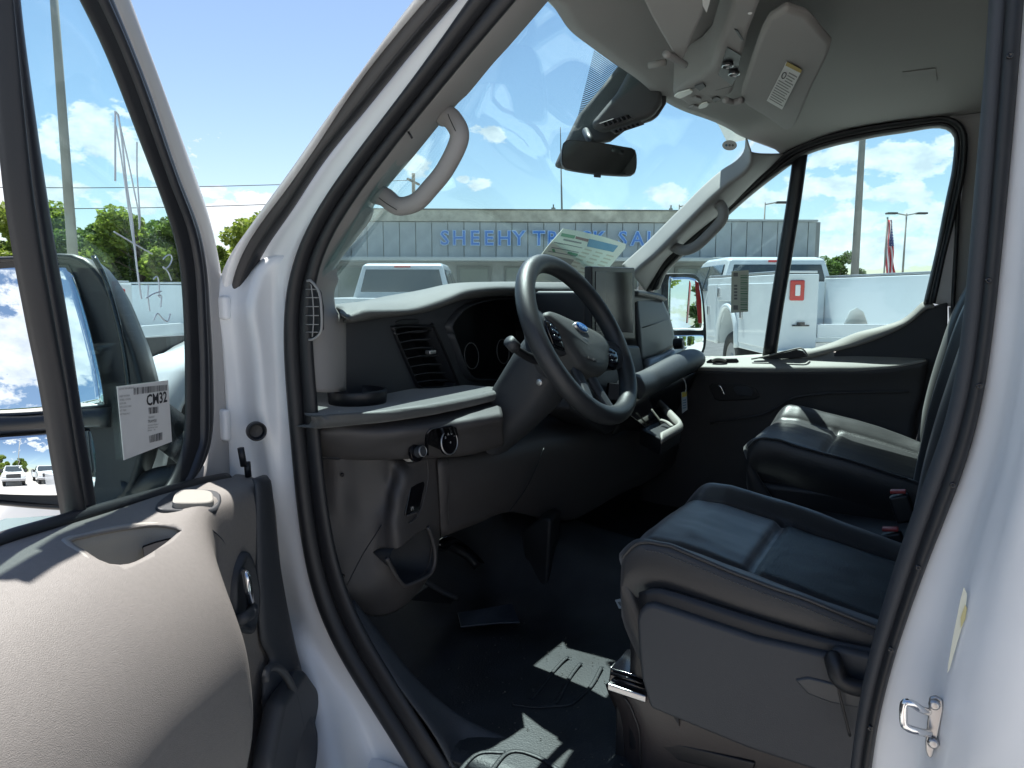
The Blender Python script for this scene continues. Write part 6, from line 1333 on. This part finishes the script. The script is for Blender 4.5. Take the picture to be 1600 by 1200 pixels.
for i in range(9):
    for j in range(3):
        x = 914+j*17-i*4.6; y = 388+j*4.6+i*5.0
        if y < 432: pb_('print_line', '%g,%g %g,%g %g,%g %g,%g' % (x, y, x+11, y+2.8, x+10, y+5.0, x-1, y+2.0), mat('ink_tan', (.50, .47, .36), .7) if i+j == 0 else bpy.data.materials['ink_tan'])
pb_('heading_text', '881,373 895,376 909,379 908,381 894,378.4 880,375.4', M['inkgrey'])
for s in ('862,389 866,388.6 868,394 864,394', '888,393 896,395 903,396.6 902,400 894,398.6 886,396'): pb_('print_block', s, M['inkgreen'])
o2 = tag(slab('folded_paper', [ray(x, y, Y=.99) for x, y in PX('826,434 838,432 858,438 868,443 828,443')], (0, .03, -.002), M['sticky'], None, 0), 'crumpled paper lying on the dash seen through the steering wheel', 'paper')
# instrument leaflet at the left end of the pad
slab('blue_card', [ray(x, y, Y=1.1) for x, y in PX('556,478 560,471 572,476 576,478')], (0, .01, 0), mat('blue_grey_card', (.12, .17, .20), .6), van, 0)

# sand and crumbs trodden into the driver floor
rd = random.Random(5); gv = []
for i in range(260):
    p = Vector((rd.uniform(1.05, 1.52), rd.uniform(.35, 1.1), .7075)); r_ = rd.uniform(.0008, .0026); a = rd.uniform(0, 3)
    gv.append(([p+Vector((math.cos(a+q*2.1)*r_, math.sin(a+q*2.1)*r_, 0)) for q in range(3)]+[p+Vector((0, 0, r_*.8))], [(0, 1, 3), (1, 2, 3), (2, 0, 3)]))
o = mk('floor_grit', *join(gv), mat('grit', (.09, .08, .07), .9), van); tag(o, kind='stuff')
# shut lines and fasteners of the lower dash
for q, Y_ in (('500,716 560,719 622,720', .945), ('548,728 546,790 549,850 556,905', .95), ('700,716 702,760 700,820', .846)):
    tube('shut_line', at(q, Y=Y_), .0011, M['black'], kA, n=24, k=5)
for x, y, Y_ in ((535, 742, .95), (536, 900, .952), (600, 735, .915)):
    lathe('screw', ray(x, y, Y=Y_-.004), (0, -1, 0), [(.004, -.002), (.004, .001), (.002, .0015), (.0005, .0)], M['gloss'], kA, k=10)

# ================================================================ the photographer, seen only in the mirrors
skin = mat('skin', (.42, .25, .18), .5); hairm = mat('dark_hair', (.03, .022, .018), .7); shirt = mat('white_shirt', (.55, .56, .58), .8, bump=.3, bscale=120); shorts = mat('blue_shorts', (.05, .07, .12), .85); lens_ = mat('sunglasses', (.01, .01, .012), .1)
FX = -.36; FY = -.24
PB = Vector((FX, FY, 0)); F_ = HD; S_ = RT                     # he faces the way the camera looks
def b3(s, f, z): return PB+S_*s+F_*f+Vector((0, 0, z))
per = empty('person', (FX, FY, 0), 'man in sunglasses and white shirt holding up a phone, reflected in the driver mirror', 'person')
def skinned(name, joints, edges, m, par, root=0, sub=2):
    me = bpy.data.meshes.new(name); c = Vector(joints[0][0]); me.from_pydata([tuple(Vector(j[0])-c) for j in joints], edges, []); me.update(); me.materials.append(m)
    o = bpy.data.objects.new(name, me); link(o, par, c)
    sk = o.modifiers.new('skin', 'SKIN'); sk.use_smooth_shade = True
    for i, j in enumerate(joints):
        v = me.skin_vertices[0].data[i]; v.radius = (j[1], j[2] if len(j) > 2 else j[1]); v.use_root = (i == root)
    sb = o.modifiers.new('sub', 'SUBSURF'); sb.levels = sub; sb.render_levels = sub
    return o
J = [(b3(0, 0, .95), .15, .11), (b3(0, 0, 1.10), .145, .10), (b3(0, .01, 1.28), .16, .11), (b3(0, .0, 1.40), .15, .10), (b3(0, .01, 1.50), .055), (b3(0, .03, 1.58), .06),
     (b3(-.10, 0, .90), .095), (b3(-.11, .02, .50), .06), (b3(-.11, 0, .10), .04), (b3(-.12, .12, .04), .04),
     (b3(.10, 0, .90), .095), (b3(.11, .02, .50), .06), (b3(.11, 0, .10), .04), (b3(.12, .12, .04), .04)]
for sx in (-1, 1): J += [(b3(sx*.18, .0, 1.42), .06), (b3(sx*.25, .08, 1.20), .045), (b3(sx*.10, .30, 1.40), .030)]
E_ = [(0, 1), (1, 2), (2, 3), (3, 4), (4, 5), (0, 6), (6, 7), (7, 8), (8, 9), (0, 10), (10, 11), (11, 12), (12, 13), (3, 14), (14, 15), (15, 16), (3, 17), (17, 18), (18, 19)]
body = skinned('body', J, E_, skin, per)
skinned('shirt', [(b3(0, 0, .93), .168, .125), (b3(0, 0, 1.10), .162, .118), (b3(0, .01, 1.28), .175, .125), (b3(0, .0, 1.41), .16, .112), (b3(0, .01, 1.47), .075), (b3(-.19, .0, 1.42), .075), (b3(-.235, .05, 1.29), .068), (b3(.19, .0, 1.42), .075), (b3(.235, .05, 1.29), .068)], [(0, 1), (1, 2), (2, 3), (3, 4), (3, 5), (5, 6), (3, 7), (7, 8)], shirt, per)
skinned('shorts', [(b3(0, 0, .97), .165, .125), (b3(0, 0, .90), .165, .125), (b3(-.10, 0, .80), .11), (b3(-.11, .02, .52), .095), (b3(.10, 0, .80), .11), (b3(.11, .02, .52), .095)], [(0, 1), (1, 2), (2, 3), (1, 4), (4, 5)], shorts, per)
hc_ = b3(0, .045, 1.665)
def ell(name, c, rx, ry, rz, m, par, f=None):
    vs = []; 
    for i in range(17):
        t = math.pi*i/16
        for j in range(24):
            p = 2*math.pi*j/24; v = Vector((math.sin(t)*math.cos(p), math.sin(t)*math.sin(p), math.cos(t)))
            if f: v = f(v)
            vs.append(c+S_*v.x*rx+F_*v.y*ry+Vector((0, 0, v.z*rz)))
    return mk(name, vs, grid_faces(17, 24, cc_=True), m, par, smooth=True, weld=.0004)
def headf(v):
    v = v.copy()
    if v.z < 0: v.x *= 1+.28*v.z; v.y = v.y*(1+.12*v.z)+(.12*-v.z if v.y > 0 else .10*-v.z*1)
    if v.y > .8 and -.25 < v.z < .12 and abs(v.x) < .22: v.y += .20*(1-abs(v.x)/.22)*(1-abs(v.z+.1)/.3)
    if v.y > .7 and abs(v.z+.50) < .08: v.y -= .03
    return v
hd_ = ell('head', hc_, .078, .098, .118, skin, per, headf)
ell('hair', hc_+Vector((0, 0, .018))-F_*.012, .083, .100, .112, hairm, per, lambda v: Vector((v.x, v.y*(1 if v.y < 0 else .72), v.z if v.z > -.15 else -.15)))
ell('beard', hc_+Vector((0, 0, -.062))+F_*.022, .062, .080, .058, hairm, per)
for sx in (-1, 1):
    ell('ear', hc_+S_*sx*.080-Vector((0, 0, .012)), .010, .018, .030, skin, per)
    g_ = [hc_+S_*sx*(.034+.027*math.cos(a))+F_*(.100-.012*abs(math.cos(a)))+Vector((0, 0, .008+.020*math.sin(a))) for a in [i*math.pi/6 for i in range(12)]]
    slab('sunglass_lens', g_, F_*.004, lens_, per, .001)
    tube('temple', [hc_+S_*sx*.060+F_*.095+Vector((0, 0, .014)), hc_+S_*sx*.084+F_*.02+Vector((0, 0, .012))], .003, lens_, per, k=6)
ph = Matrix((RT, UP, -FW)).transposed()
phone = box('phone', CAM-FW*.022+RT*.055-UP*.012, (.150, .074, .008), M['gloss'], None, ph, .004)
tag(phone, 'black phone held level in both hands of the photographer', 'phone')
for sx, px_ in ((-1, -.028), (1, .138)):
    w0 = b3(sx*.10, .30, 1.40); kn = CAM-FW*.040+RT*(px_)-UP*.045; jj = [(w0, .028, .022), (w0.lerp(kn, .6), .036, .018), (kn, .036, .014)]; ee = [(0, 1), (1, 2)]
    for k in range(4):
        a = kn+RT*(.012*(k-1.5))+UP*.010; b_ = CAM-FW*.034+RT*(px_-sx*.004*k)+UP*(.004+.010*k-.02); c2_ = b_-RT*sx*(.022+.003*(1.5-abs(k-1.5)))+UP*.008
        i0 = len(jj); jj += [(a, .0095), (b_, .0085), (c2_, .0075)]; ee += [(2, i0), (i0, i0+1), (i0+1, i0+2)]
    i0 = len(jj); jj += [(w0.lerp(kn, .55)+FW*.012-RT*sx*.02, .012), (kn-RT*sx*.026+UP*.022, .0095)]; ee += [(1, i0), (i0, i0+1)]
    skinned('hand', jj, ee, skin, per, sub=1)
for sx in (-1, 1): skinned('shoe', [(b3(sx*.115, -.03, .045), .045, .04), (b3(sx*.115, .10, .038), .05, .032), (b3(sx*.12, .20, .03), .04, .024)], [(0, 1), (1, 2)], M['white'], per)
